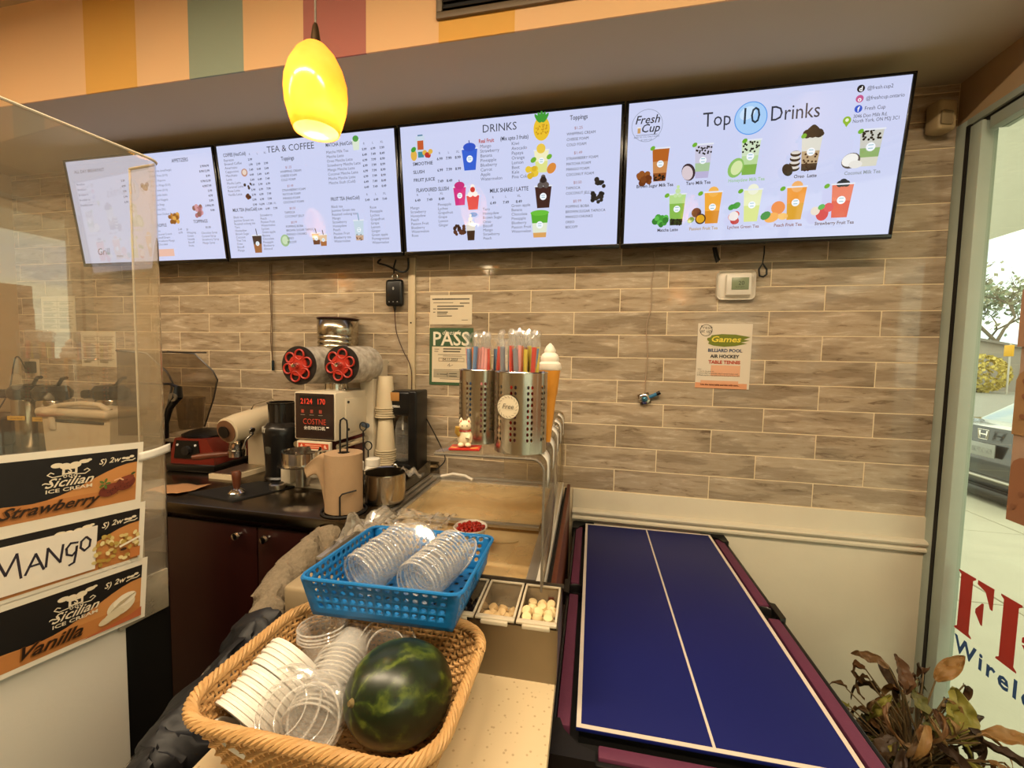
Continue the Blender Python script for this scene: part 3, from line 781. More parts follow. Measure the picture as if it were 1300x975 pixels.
def draw3(p):
    p.text('DRINKS', .475, .90, .043, '3a3f4c', 'CENTER')
    p.text('Real Fruit', .378, .825, .022, 'b5402e', 'LEFT', 0, .0005, 1, .78); p.text('(Mix upto 3 fruits)', .478, .828, .022, '3a3f4c', 'LEFT', 0, .0003, 1, .74)
    p.rect(.075, .80, .118, .92, 'c8d6e6'); p.rect(.082, .815, .112, .885, 'c2572a'); p.rect(.083, .755, .112, .80, '3e8a96'); p.rect(.085, .92, .11, .93, '3e7a9a'); p.disc(.062, .775, .016, 'e0b048', 14, .024); blob(p, .13, .775, .012, ('b8322e', 'e0b048'), 6, .016, 2); leaf(p, .062, .82, .014, '3f9a34')
    col(p, .055, .695, ['SMOOTHIE', 'SLUSH', 'FRUIT JUICE'], .019, '2e3340', 1.75, bold=.0003)
    prices(p, .19, .722, [('6.99', '7.99', '8.99'), (), ('6.99', '7.99', '8.99'), (), ('7.49', '8.49')], .044, .0155)
    cup(p, .335, .625, .79, .075, [(1, '2f5fd0')], straw='3a4a9a'); p.disc(.335, .80, .03, '2a52c4', 16, .018)
    col(p, .385, .785, ['Mango', 'Strawberry', 'Banana', 'Pineapple', 'Blueberry', 'Carrot', 'Apple', 'Watermelon'], .0185, ls=1.0)
    col(p, .53, .785, ['Kiwi', 'Avocado', 'Papaya', 'Orange', 'Lemon', 'Beet', 'Kale', 'Pina Colada'], .0185, ls=1.0)
    p.disc(.665, .885, .036, 'e9bf2c', 24, .048); blob(p, .665, .88, .004, 'c7971f', 26, .026, 4)
    for k in (-1, -.5, 0, .5, 1): p.disc(.665 + k * .018, .97 - abs(k) * .012, .007, '3f9a34', 10, .022, -k * .6)
    cup(p, .665, .565, .73, .065, [(.5, 'dfe08a'), (1, 'f0ecc0')]); p.disc(.663, .74, .02, 'e9c64a', 14); blob(p, .625, .575, .014, ('e8c437', 'd9b22a'), 10, .022, 6); p.disc(.71, .59, .024, 'd98a3a', 16, .018, .9); leaf(p, .63, .66, .014, '6fae2f'); leaf(p, .70, .675, .013, '6fae2f')
    p.text('FLAVOURED SLUSH', .07, .48, .022, '2e3340', 'LEFT', 0, .0003, 1, .8)
    prices(p, .075, .405, [('6.49', '7.49', '8.49')], .06, .0155)
    col(p, .035, .345, ['Mango', 'Strawberry', 'Honeydew', 'Peach', 'Passion Fruit', 'Blueberry', 'Watermelon', 'Rose'], .0165, ls=1.02)
    col(p, .175, .36, ['Pineapple', 'Lychee', 'Grapefruit', 'Grape', 'Lemon', 'Ginger'], .0165, ls=1.05)
    cup(p, .285, .355, .50, .062, [(1, 'd0307f')], straw='8a3a6a'); p.disc(.285, .51, .025, 'c42a76', 16, .016)
    cup(p, .348, .315, .43, .062, [(1, 'd8474a')], logo=False); whip(p, .348, .435, .06); p.disc(.348, .47, .012, 'c8322e', 10); p.disc(.348, .275, .02, '6aa2d8', 14, .01)
    blob(p, .278, .16, .009, ('3a2016', '5a3320'), 18, .026, 8); cup(p, .335, .07, .20, .045, [(.6, '3a2418'), (1, 'e0d8cc')], logo=False, straw='444444'); whip(p, .335, .21, .04)
    p.text('MILK SHAKE / LATTE', .43, .435, .023, '2e3340', 'LEFT', 0, .0003, 1, .8)
    prices(p, .445, .345, [('6.49', '7.49', '8.49')], .06, .0155)
    col(p, .395, .30, ['Taro', 'Honeydew', 'Brown Sugar', 'Oreo', 'Biscoff', 'Mango', 'Strawberry', 'Peach'], .0165, ls=1.04)
    col(p, .53, .315, ['Green apple', 'Banana', 'Chocolate', 'Pineapple', 'Blueberry', 'Passion Fruit', 'Watermelon'], .0165, ls=1.06)
    cup(p, .675, .295, .46, .075, [(1, '3c1f1c')]); whip(p, .675, .465, .065, '5d5450'); p.disc(.675, .505, .014, '2a2020', 10)
    cup(p, .66, .07, .255, .078, [(.2, 'd9a05a'), (.6, 'dfe6cf'), (1, '57ab2e')]); p.disc(.66, .258, .042, '68bd3a', 18, .012)
    toppings(p, .775, .915, .0385)
    blob(p, .925, .45, .010, ('1d1a18', '2c2622'), 8, .02, 11); blob(p, .91, .35, .010, ('1d1a18', '2c2622'), 14, .026, 13)
def draw2(p):
    p.text('TEA & COFFEE', .435, .905, .040, '3a3f4c', 'CENTER')
    p.text('COFFEE (Hot/Cold)', .035, .905, .022, '2e3340', 'LEFT', 0, .0003, 1, .72)
    col(p, .035, .865, ['Espresso', 'Brewed Coffee', 'Americano', 'Cappuccino', 'Macchiato', 'Latte', 'Mocha Latte', 'Caramel Latte', 'Rose Latte', 'Vanilla Latte'], .0165, ls=1.06)
    prices(p, .195, .855, [('2.99',), ('1.99', '2.99', '3.99'), ('3.49', '4.49', '5.49'), ('4.49', '5.49', '6.49'), ('5.49', '6.49', '7.49'), ('4.99', '5.99', '6.99'), ('5.99', '6.99', '7.99'), ('5.99', '6.99', '7.99'), ('5.99', '6.99', '7.99'), ('5.99', '6.99', '7.99')], .046)
    p.disc(.155, .755, .019, 'b98a78', 18); p.disc(.155, .757, .013, 'e4d2c4', 14); blob(p, .165, .63, .008, '3a2c28', 4, .02, 2); blob(p, .168, .535, .012, ('6a3320', '4a2418'), 4, .014, 3)
    p.text('MILK TEA (Hot/Cold)', .055, .42, .022, '2e3340', 'LEFT', 0, .0003, 1, .72); prices(p, .225, .42, [('5.99', '6.99', '7.99')], .046)
    col(p, .055, .36, ['Black tea', 'Jasmine Green tea', 'Roasted oolong tea', 'Taro', 'Honeydew', 'Brown Sugar', 'Coconut', 'Thai Tea', 'Oreo', 'Biscoff', 'Mango'], .0155, ls=1.02)
    col(p, .22, .365, ['Strawberry', 'Peach', 'Passion Fruit', 'Watermelon', 'Lychee', 'Green apple', 'Banana', 'Chocolate', 'Pineapple', 'Blueberry', 'Almond'], .0155, ls=1.02)
    cup(p, .185, .04, .2, .058, [(.5, '9a6238'), (1, '3a2a26')], straw='222222')
    p.disc(.355, .14, .027, '9dbd8c', 20, .03); p.disc(.355, .142, .018, 'c8dcb8', 16, .021)
    toppings(p, .37, .825, .0345)
    p.text('MATCHA (Hot/Cold)', .64, .90, .022, '2e3340', 'LEFT', 0, .0003, 1, .72)
    col(p, .64, .845, ['Matcha Milk Tea', 'Matcha Latte', 'Oreo Matcha Latte', 'Strawberry Matcha Latte', 'Mango Matcha Latte', 'Coconut Matcha Latte', 'Mocha Matcha Latte', 'Matcha Slush (Cold)'], .017, ls=1.1)
    prices(p, .845, .845, [('5.99', '6.99', '7.99'), ('6.49', '7.49', '8.49'), ('6.99', '7.99', '8.99'), ('6.99', '7.99', '8.99'), ('6.99', '7.99', '8.99'), ('6.99', '7.99', '8.99'), ('6.49', '7.49', '8.49'), ('6.49', '7.49', '8.49')], .046)
    cup(p, .805, .85, .93, .04, [(1, 'd9e4d0')], logo=False); p.disc(.805, .94, .016, '4f9a44', 12, .014)
    p.text('FRUIT TEA (Hot/Cold)', .645, .455, .022, '2e3340', 'LEFT', 0, .0003, 1, .72); prices(p, .845, .435, [('5.49', '6.49', '7.49')], .046)
    col(p, .645, .395, ['Black tea', 'Jasmine Green tea', 'Roasted oolong tea', 'Mango', 'Strawberry', 'Honeydew', 'Peach', 'Passion Fruit', 'Blueberry tea', 'Watermelon'], .0165, ls=1.04)
    col(p, .855, .37, ['Rose', 'Pineapple', 'Lychee', 'Grapefruit', 'Grape', 'Lemon', 'Ginger', 'Green apple', 'Pomegranate', 'Watermelon'], .0165, ls=1.04)
    cup(p, .545, .09, .19, .05, [(.4, '6a4028'), (1, 'd9b48a')], straw='333333'); cup(p, .585, .075, .175, .045, [(.4, 'a86a3a'), (1, 'e0c09a')], straw='222222')
    cup(p, .79, .11, .28, .055, [(.25, 'c9a68a'), (1, 'c4d6e2')], boba=(.0, .3, '4a2c20', 8), straw='6a9ab0')
def draw1(p):
    p.text('ALL DAY BREAKFAST', .05, .885, .022, GREYT)
    for i, y in enumerate((.80, .75, .70, .65, .60)):
        p.text('Breakfast item'[:10 + i], .05, y - .03, .015, GREYT); p.text('%d.99' % (5 + i % 3), .40, y - .03, .015, INKD, 'RIGHT', 0, .0003)
    p.text('APPETIZERS', .79, .90, .024, '2e3340', 'CENTER', 0, .0002, 1, .8)
    items = ['French Fries (small/large)', 'Chicken Fries (5/10)', 'Chicken Popcorn', 'Chicken Wings (5/10)', 'Hashbrown (5/10)', 'Mozzarella Sticks', 'Chicken Nuggets', 'Onion Rings', 'Poutine (S/L)', 'Cheese Chicken Poutine']
    pr_ = ['3.99/4.99', '8.99/12.99', '8.99', '9.99/15.99', '4.99/7.99', '5.99', '4.99', '3.99', '3.99/6.99', '9.99']
    for i, (a, b) in enumerate(zip(items, pr_)):
        p.text(a, .57, .83 - i * .044, .0145, GREYT); p.text(b, .97, .835 - i * .044, .0145, '2e3340', 'RIGHT', 0, .0003)
    blob(p, .535, .70, .014, ('8a6a3a', '6a4a2a'), 6, .018, 2)
    p.text('CROFFLE', .565, .325, .022, '2e3340', 'LEFT', 0, .0002, 1, .8); p.text('TOPPINGS', .87, .34, .022, '2e3340', 'CENTER', 0, .0002, 1, .85)
    blob(p, .70, .40, .013, ('b97a2e', '8a5418', 'd9a24a'), 18, .03, 4); blob(p, .87, .45, .013, ('c9929a', 'a86a72', '8a5a50'), 18, .03, 6)
    col(p, .57, .275, ['Plain', 'Caramel Crunch', 'Biscoff Dream', 'Strawberry Mango', 'Chocolate'], .0145, ls=1.15); col(p, .72, .28, ['5.49', '6.99'], .0145, INKD, 1.15)
    col(p, .775, .275, ['$1', 'Whipping', 'Cream', 'Nutella', 'Biscoff', 'Fruits'], .0145, ls=1.1); p.text('$0.80', .92, .285, .0145, INKD, 'CENTER'); col(p, .87, .235, ['Chocolate Syrup', 'Caramel Syrup', 'Strawberry Syrup', 'Mango Syrup'], .0145, ls=1.12)
    p.rect(.56, .04, .67, .11, 'e6b9a6')
    p.text('Grill', .12, .08, .05, '4a5262', shear=.2); p.text('menu', .26, .05, .02, '4a5262')
tv(2.2255, 'menu screen nearest the window headed Top 10 Drinks', draw4)
tv(1.2530, 'menu screen headed DRINKS between the tea menu and the top ten menu', draw3)
tv(.2805, 'menu screen headed TEA & COFFEE behind the pendant lamp', draw2)
tv(-.6920, 'leftmost menu screen of appetizers seen through the clear guard', draw1)

# ------------------------------------------------------------------ air vent on the striped bulkhead
vt = thing('air_vent', 'grey framed air vent with dark slats in the striped bulkhead', 'air vent', (1.58, FY, 2.688))
b = B()
b.bx(0, .86, -.012, .0, 0, .022, .003).bx(0, .86, -.012, .0, .218, .24, .003).bx(0, .022, -.012, 0, .022, .218, .003).bx(.838, .86, -.012, 0, .022, .218, .003)
b.obj('frame', pm('grey brown metal', '6d5f4d', .5, .2), vt)
B().bx(.02, .84, -.002, 0, .02, .22).obj('backing', black_mt, vt)
for k in range(9):
    B().box((.43, -.006, .034 + k * .0215), (.816, .014, .002), 0, rx(.6)).obj('slat', pm('dark slat', '2b241c', .5, .3), vt)
# ------------------------------------------------------------------ things on the back wall
t = thing('thermostat', 'white wall thermostat with grey display under the top ten menu', 'thermostat', (2.706, -.001, 1.879))
B().box((0, -.004, 0), (.150, .008, .122), .02, None, 3).obj('back_plate', white_pl, t)
B().box((.008, -.018, .0), (.098, .022, .088), .006).obj('body', white_pl, t)
B().box((.012, -.030, .004), (.066, .003, .050), .001).obj('display', pm('grey lcd', '7d8a6c', .3), t)
p = Print(); p.text('20', -.006, -.004, .024, '2c3326'); p.text('AUTO HEAT', -.016, -.014, .006, '2c3326'); p.obj('digits', INK, t, (.01, -.0318, .002))

t = thing('games_notice', 'white games notice with green brush stroke and orange footer', 'notice', (2.565, -.002, 1.441))
t.rotation_euler = (0, .01, 0)
B().bx(0, .2159, -.001, .001, 0, .279).obj('sheet', paper_w, t)
p = Print(.2159, .279)
p.rect(0, 0, 1, 1, 'd9cfbd')
p.rect(0, .0, .96, .085, 'd99a72'); p.rect(.1, .08, .8, .12, 'dba684'); p.rect(.28, .19, .82, .36, 'dfab8a')
p.ring(.15, .895, .118, .012, '3d3a34'); p.text('Fresh', .15, .915, .022, '3d3a34', 'CENTER', .2); p.text('at up', .15, .86, .022, '3d3a34', 'CENTER', .2)
p.poly([(.18, .745), (.22, .72), (.2, .69), (.3, .66), (.5, .645), (.7, .66), (.92, .70), (.8, .715), (.96, .745), (.85, .76), (.97, .80), (.7, .835), (.45, .84), (.26, .82), (.24, .79), (.18, .775)], '6f7a1c')
p.text('Games', .52, .72, .034, 'e6d24a', 'CENTER', .2, .0007, 1, 1.25)
p.text('BILLIARD POOL', .52, .565, .0195, '4b5570', 'CENTER', 0, .0007); p.text('AIR HOCKEY', .52, .475, .0195, '23262a', 'CENTER', 0, .0007); p.text('TABLE TENNIS', .52, .385, .0195, 'b8472f', 'CENTER', 0, .0007)
p.text('Note:\n1. Ask for the game kit\n2. Return after use and play only 2 rounds if others wait\n3. Please pay for a new game before leaving the front table', .03, .285, .0072, '3d3a34', ls=1.2)
p.text('Use the game table and kits with care...', .10, .045, .0098, '5b2a18', bold=.0003)
p.obj('print', INK, t, (0, -.0011, 0))

t = thing('pass_certificate', 'green bordered PASS inspection certificate behind the straws', 'certificate', (1.324, -.002, 1.415))
B().bx(0, .226, -.001, .001, 0, .281).obj('sheet', pm('green card', '3f5f3c', .5), t)
p = Print(.226, .281)
p.rect(0, 0, 1, 1, '39583a'); p.rect(.06, .05, .95, .675, 'd5c8ae')
p.text('dinesafe', .5, .885, .03, 'e4dcc8', 'CENTER', .35); p.text('PASS', .49, .70, .094, 'e4dcc8', 'CENTER', 0, .0014, 1, .98)
for y, a, b_, t_ in ((.63, .12, .22, .003), (.59, .12, .2, .003), (.635, .33, .72, .006), (.59, .33, .70, .006), (.535, .2, .85, .002), (.51, .32, .75, .002), (.27, .1, .9, .002), (.11, .25, .8, .002)):
    p.line([(a, y), (b_, y)], t_, '5b5448')
p.rect(.1, .13, .94, .255, 'a49a84')
p.line([(.22, .42), (.8, .42), (.8, .475), (.22, .475), (.22, .42)], .0015, '5b5448'); p.text('04.11.2023', .3, .43, .018, '3d3a34', shear=.2); p.line([(.42, .34), (.47, .38), (.46, .33), (.55, .36)], .0015, '3d3a34')
for x, y in ((.2, .19), (.42, .205), (.42, .16)): p.ring(x, y, .018, .005, '2e2c28'); p.line([(x + .05, y), (x + .22, y)], .003, '2e2c28')
p.obj('print', INK, t, (0, -.0011, 0))

def notice(x0, z0, wd, ht, label, sd, colr='d3c9b2', cert=False):
    t = thing('paper_notice', label, 'notice', (x0, -.002, z0), 0)
    B().bx(0, wd, -.0008, .001, 0, ht).obj('sheet', paper_w, t)
    p = Print(wd, ht); p.rect(0, 0, 1, 1, colr); rr = random.Random(sd)
    if cert:
        p.line([(.06, .86), (.93, .86)], .006, '4a443a'); p.text('CERTIFICATE OF INSPECTION', .1, .845, .008, '2c2824', bold=.0004)
        for y, a, b_, t_ in ((.74, .08, .55, .003), (.72, .72, .93, .005), (.62, .18, .8, .006), (.53, .08, .14, .004), (.53, .18, .66, .006), (.42, .08, .12, .004), (.42, .18, .42, .005), (.36, .18, .4, .004), (.29, .18, .52, .004), (.15, .76, .9, .002)): p.line([(a, y), (b_, y)], t_, '5d564a')
    else:
        for k in range(5):
            y = .86 - k * .16
            p.line([(.05, y), (.95, y)], .0025, '857b68')
            for q in (.08, .55):
                for s_ in range(3): p.line([(q, y - .035 - s_ * .03), (q + rr.uniform(.2, .38), y - .035 - s_ * .03)], .003, '8f8572')
        p.line([(.5, .05), (.5, .95)], .002, '857b68')
    p.obj('print', INK, t, (0, -.0009, 0))
notice(1.326, 1.713, .216, .143, 'small white certificate sheet above the green one', 1, 'd3c6ac', True)
notice(-1.253, 1.660, .275, .22, 'printed sheet on the wall nearest the left corner', 3)
notice(-.943, 1.455, .27, .212, 'printed sheet on the wall lower and right of the other sheet', 5)

t = thing('cable_conduit', 'cream cable raceway running down the tiles beside the black pod', 'conduit', (1.231, 0, 0))
B().bx(-.019, .019, -.014, 0.0015, 1.0, 2.04, .003).obj('cover', pm('cream raceway', 'bfae8e', .5), t)
B().cyl((-.002, -.013, 1.72), (-.002, -.016, 1.72), .004, None, 10).obj('screw', black_pl, t)

t = thing('charging_pod', 'black rounded pod hanging on the wall by a strap', 'charger', (1.150, -.03, 1.865))
B().box((0, 0, 0), (.092, .034, .132), .016, None, 4).obj('body', black_pl, t)
B().tube([(0, -.0, .085 + .014) if False else (.014 * math.cos(a), 0, .082 + .014 * math.sin(a)) for a in [k * PI / 8 for k in range(16)]], .0025, 6, True).obj('split_ring', chrome, t)
B().tube([(-.004, 0, .094), (-.008, .005, .13), (.0, .01, .165)], .004, 6).obj('strap', black_mt, t)
B().lathe([(.008, -.066), (.007, -.078), (.004, -.092)], 12).obj('plug', black_pl, t)
b = B()
for x in (-.022, 0, .022): b.sph((x, -.0172, -.045), (.003, .001, .003), 8, 6)
b.sph((0, -.0172, .02), (.005, .001, .008), 8, 6)
b.obj('indicator_lights', pm('grey print', '8a8a88', .5), t)

def wire(name, pts, r, mat, label, cat='cable', n=6):
    # smooth polyline through points
    P = [V(q) for q in pts]; out_ = []
    for i in range(len(P) - 1):
        p0, p1, p2, p3 = P[max(i - 1, 0)], P[i], P[i + 1], P[min(i + 2, len(P) - 1)]
        for k in range(n):
            t = k / n
            out_.append(.5 * ((2 * p1) + (p2 - p0) * t + (2 * p0 - 5 * p1 + 4 * p2 - p3) * t * t + (3 * p1 - p0 - 3 * p2 + p3) * t ** 3))
    out_.append(P[-1])
    o = B().tube(out_, r, 6).obj(name, mat)
    return tag(o, label, cat)
red_wire = pm('dark red cable', '3a1812', .5)
wire('charger_cable', [(1.150, -.03, 1.775), (1.148, -.02, 1.72), (1.155, -.015, 1.66), (1.19, -.018, 1.58), (1.225, -.022, 1.52), (1.238, -.022, 1.46), (1.236, -.022, 1.36)], .0022, red_wire, 'thin dark cable running down from the black pod')
wire('looped_cable', [(1.08, -.04, 2.03), (1.07, -.05, 2.01), (1.12, -.05, 1.995), (1.19, -.04, 1.965), (1.225, -.04, 1.98), (1.23, -.05, 2.03)], .005, black_mt, 'black cable loop under the gap between two screens')
wire('soda_cable', [(1.335, -.06, 1.25), (1.36, -.05, 1.20), (1.40, -.04, 1.12), (1.42, -.04, 1.08), (1.43, -.06, 1.045), (1.40, -.1, 1.01)], .003, black_mt, 'black power cord curving from the soda maker to the freezer')
t = thing('usb_cable', 'thin brown cable with black plug hanging left of the film reels', 'cable', (.42, -.012, 0))
b = B()
for dx in (-.004, .006): b.tube([(dx, 0, 2.03), (dx - .003, 0, 1.9), (dx * .6, 0, 1.75), (dx - .004, 0, 1.62), (dx * .2 + .003, 0, 1.515)], .002, 6)
b.obj('cord', pm('brown cable', '5d4630', .5), t); B().box((.004, 0, 1.49), (.013, .008, .055), .002).obj('plug', pm('dark teal plug', '16242a', .4), t)
wire('thin_wire', [(2.372, -.004, 2.03), (2.378, -.004, 1.97), (2.366, -.004, 1.90), (2.37, -.004, 1.80), (2.352, -.004, 1.70), (2.362, -.004, 1.60), (2.358, -.004, 1.5), (2.357, -.004, 1.41)], .0022, pm('beige wire', 'a8927a', .5), 'thin beige wire down the tiles to the round gadget')
t = thing('wall_gadget', 'small round metal gadget with blue stem on the tiles', 'gadget', (2.355, -.002, 1.384))
B().prism([(.034 * math.cos(a) * (1 if k % 2 else .72), .034 * math.sin(a) * (1 if k % 2 else .72)) for k, a in enumerate([i * PI / 4 + .3 for i in range(8)])], -.004, .0005).obj('plate', pm('aged metal plate', '6a5a48', .4, .7), t)
B().lathe([(.025, 0), (.024, .012), (.018, .016)], 24, (0, -.003, 0), rx(PI / 2)).obj('collar', chrome, t)
B().sph((0, -.018, 0), (.014, .010, .014), 16, 10).obj('knob', pm('blue steel', '4a7f9a', .15, .7), t)
B().tube([(.02, -.012, .008), (.05, -.02, .024)], .008, 10).obj('stem', pm('blue plastic stem', '2f6f96', .35), t)
B().tube([(.05, -.02, .024), (.064, -.022, .032)], .0085, 10).obj('stem_tip', black_pl, t)

def strap(x, ln, label, loop):
    t = thing('hanging_strap', label, 'strap', (x, -.05, 2.03), 0, 'black straps hanging from the screens')
    if loop:
        B().tube([(0, 0, 0), (.001, 0, -.03), (-.003, 0, -ln + .055)], .0025, 6).obj('cord', black_mt, t)
        B().tube([(-.003, 0, -ln + .055), (-.016, 0, -ln + .03), (-.012, 0, -ln + .004), (.002, 0, -ln), (.014, 0, -ln + .01), (.013, 0, -ln + .03)], .004, 6, True).obj('loop', black_mt, t)
    else:
        B().tube([(-.012, 0, 0), (-.006, 0, -ln * .5), (.004, 0, -ln), (.012, 0, -ln + .01), (.004, 0, -ln * .5), (-.004, 0, 0)], .005, 6).obj('loop', black_mt, t)
strap(2.615, .062, 'short black strap left of the thermostat', False)
strap(2.795, .125, 'longer black looped cord right of the thermostat', True)
t = thing('motion_sensor', 'beige motion sensor in the upper corner by the window', 'sensor', (3.372, -.002, 2.43), .25)
B().box((0, -.03, .055), (.07, .06, .11), .012, None, 3).obj('body', pm('aged beige plastic', 'b09a74', .5), t)
B().box((-.01, -.062, .04), (.045, .006, .05), .006).obj('lens', pm('lens', '8d7c5e', .4), t)

# ------------------------------------------------------------------ stainless worktop and cabinets
CX1 = 1.383; CT = 1.0
t = B()
t.bx(LX + .005, CX1, -.74, -.008, .962, CT, .004); t.bx(LX + .005, CX1, -.02, -.008, CT - .002, CT + .03, .002)
wt = t.obj('worktop', pm('dark worn stainless worktop', '6f6453', .24, 1, .18, 8, .03, 200, stretch=(1, 6, 1)))
tag(wt, 'long stainless steel worktop under the coffee machines', 'worktop')
dkwood = pm('dark mahogany laminate', '240b08', .35, 0, .3, 3, .03, 60, stretch=(6, 6, .6))
def cabinet(x0, x1, label):
    t = thing('base_cabinet', label, 'cabinet', (x0, -.70, 0), 0, 'dark base cabinets under the worktop')
    wd = x1 - x0
    B().bx(0, wd, 0.0, .68, .08, .958).obj('body', dkwood, t); B().bx(.01, wd - .01, .04, .66, 0, .08).obj('plinth', black_mt, t)
    for k in range(2):
        a, b_ = (.004, wd / 2 - .003) if k == 0 else (wd / 2 + .003, wd - .004)
        d = B().bx(a, b_, -.02, .0, .10, .935, .003).obj('door', dkwood, t)
        kx = b_ - .064 if k == 0 else a + .048
        B().lathe([(.006, 0), (.005, .012), (.012, .016), (.015, .024), (.012, .031), (.0, .034)], 16, (kx, -.02, .905 - .0), rx(PI / 2)).obj('knob', chrome, d)
cabinet(.577, 1.380, 'dark wood base cabinet with two steel knobs below the grinder')
cabinet(-.25, .573, 'dark wood base cabinet below the blender')
cabinet(-1.45, -.254, 'dark wood base cabinet at the left end of the worktop')

# ------------------------------------------------------------------ blender in a sound hood
redp = pm('dark red enamel', '64180f', .3, 0, .1, 10, coat=.4)
smoke = clear('smoky clear hood', 'd3ccc0', .06, '8d8474', 1.45, .05, 1.2)
t = thing('blender', 'red based commercial blender under a smoky flip up hood', 'blender', (.30, -.30, CT), .10)
b = B(); b.prism([(-.10, .03), (.125, .03), (.115, .10), (.085, .155), (-.075, .155), (-.095, .10)], -.095, .13); b.obj('base', redp, t, ang=25)
B().bx(-.115, .135, -.11, .14, 0, .035, .01).obj('foot', black_pl, t)
B().prism([(-.078, .062), (.055, .062), (.045, .145), (-.065, .145)], -.100, -.094).obj('control_panel', black_pl, t)
B().lathe([(.022, 0), (.02, .014), (.0, .016)], 20, (-.008, -.1, .10), rx(PI / 2)).obj('dial', pm('dark knob', '1b1918', .4), t)
b = B()
for sx in (-.055, .035): b.cyl((sx, -.1, .125), (sx, -.104, .125), .005, None, 10)
b.obj('switch', pm('white switch', 'd8d8d8', .4), t)
B().lathe([(.095, .155), (.098, .165), (.07, .178), (.04, .185)], 24).obj('jar_pad', black_pl, t)
B().lathe([(.045, .185), (.05, .20), (.060, .33), (.061, .335)], 20, (-.08, 0, 0), cap1=False).obj('jar', clear('jar plastic', 'd8d0c4', .08, '5d5548', 1.45, .05), t)
hp = [(-.34, .16), (-.33, .555), (-.175, .545), (-.075, .46), (-.05, .415), (-.075, .315), (-.13, .17)]
b = B(); r0 = b.ring([(x, -.12, z) for x, z in hp]); r1 = b.ring([(x, .13, z) for x, z in hp]); b.skin([r0, r1], True, True, True)
b.obj('hood', smoke, t, ang=20)
b = B()
b.tube([(x, -.122, z) for x, z in hp[1:]], .0045, 6); b.tube([(x, .13, z) for x, z in hp[1:]], .004, 6); b.tube([(-.11, -.122, .552), (-.11, .13, .552)], .004, 6)
b.obj('hood_trim', pm('dark hood trim', '2c2620', .3), t)
B().tube([(-.085, -.135, .160), (-.08, -.135, .23), (-.055, -.135, .30), (-.015, -.135, .350)], [.020, .017, .018, .026], 10, flat=.55).obj('hood_arm', black_pl, t)
B().tube([(-.015, -.135, .350), (-.01, -.135, .395), (-.05, -.13, .408), (-.20, -.13, .408)], [.026, .018, .010, .010], 10, flat=.6).obj('hood_handle', black_pl, t)
B().cyl((-.018, -.15, .352), (-.018, -.158, .352), .019, None, 20).obj('hinge_cap', pm('grey cap', '6d665a', .3, .6), t)

# ------------------------------------------------------------------ cream espresso machine
crm = pm('cream enamel', 'c6b699', .35, 0, .04, 10, coat=.3)
t = thing('espresso_machine', 'cream espresso machine with round dial and wooden handled portafilter', 'coffee machine', (.56, -.30, CT), 0)
b = B(); A0, A1 = V((-.012, -.12, .208)), V((.005, .155, .255)); d = (A1 - A0).normalized()
pts = [A0 - d * .004, A0, A0 + d * .05, A0 + d * .15, A0 + d * .24, A1, A1 + d * .01]
b.tube(pts, [.048, .058, .062, .060, .054, .045, .03], 24); b.obj('head', crm, t)
un = d.cross(V((0, 0, 1))).normalized(); 
q = d.to_track_quat('Z', 'Y').to_matrix()
B().lathe([(.05, 0), (.05, .004), (0, .005)], 24, A0 - d * .009, q).obj('face', pm('brown face', '6a4a34', .35), t)
B().lathe([(.027, 0), (.025, .008), (0, .009)], 24, A0 - d * .022, q).obj('dial', pm('black dial', '14110f', .3), t)
B().tube([A0 + V((0, 0, .055)) + d * .12, A0 + V((0, 0, .078)) + d * .14, A0 + V((0, 0, .078)) + d * .25, A0 + V((0, 0, .05)) + d * .27], .003, 6).obj('top_rail', chrome, t)
B().lathe([(.034, .118), (.034, .15), (.045, .165)], 20, (-.01, -.075, 0)).obj('group_head', chrome, t)
b = B(); b.bx(-.06, .05, .03, .13, .0, .22, .012); b.obj('column', crm, t)
b = B(); b.prism([(-.075, -.16), (.05, -.16), (.065, .03), (-.075, .03)], .0, .020, 'z'); b.obj('drip_tray', crm, t)
b = B(); b.prism([(-.065, -.15), (.04, -.15), (.052, .02), (-.065, .02)], .020, .023, 'z'); b.obj('tray_grille', steel, t)
pf = B().lathe([(.035, .085), (.037, .115), (.03, .118)], 20, (-.01, -.075, 0)).obj('portafilter', chrome, t)
B().tube([(-.04, -.095, .098), (-.07, -.115, .096), (-.13, -.15, .09), (-.155, -.165, .088)], [.008, .013, .015, .011], 10).obj('handle', pm('walnut handle', '5a2f1c', .4, 0, .2, 20), pf)
B().tube([(.055, -.05, .19), (.05, -.085, .165), (.045, -.10, .125)], .005, 8).obj('steam_wand', chrome, t)
B().lathe([(.016, 0), (.018, .02), (.01, .028)], 14, (.055, -.055, .20), ry(-1.2)).obj('steam_knob', chrome, t)

# ------------------------------------------------------------------ grinder, tamper, mat
t = thing('coffee_grinder', 'black coffee grinder with open hopper beside the espresso machine', 'grinder', (.785, -.37, CT))
B().lathe([(.07, 0), (.072, .012), (.066, .02), (.068, .10), (.075, .20), (.076, .225), (.07, .235)], 28).obj('body', black_pl, t)
B().lathe([(.070, .235), (.060, .25), (.055, .255)], 28).obj('collar', pm('dark gloss collar', '1f1c1a', .15), t)
B().lathe([(.052, .255), (.054, .335), (.058, .337), (.058, .342), (.050, .342), (.048, .27), (.0, .265)], 28, cap0=False).obj('hopper', pm('smoke hopper', '15110e', .15), t)
B().box((-.01, -.066, .14), (.028, .012, .03), .002).obj('display', pm('dim display', '3a3a34', .2), t)
b = B()
for k in range(6):
    a = PI * 1.1 + k * .18
    b.box((.074 * math.cos(a), .074 * math.sin(a), .225), (.005, .004, .02), 0, rz(a))
b.obj('scale_marks', pm('pale marks', 'b5ae9e', .4), t)
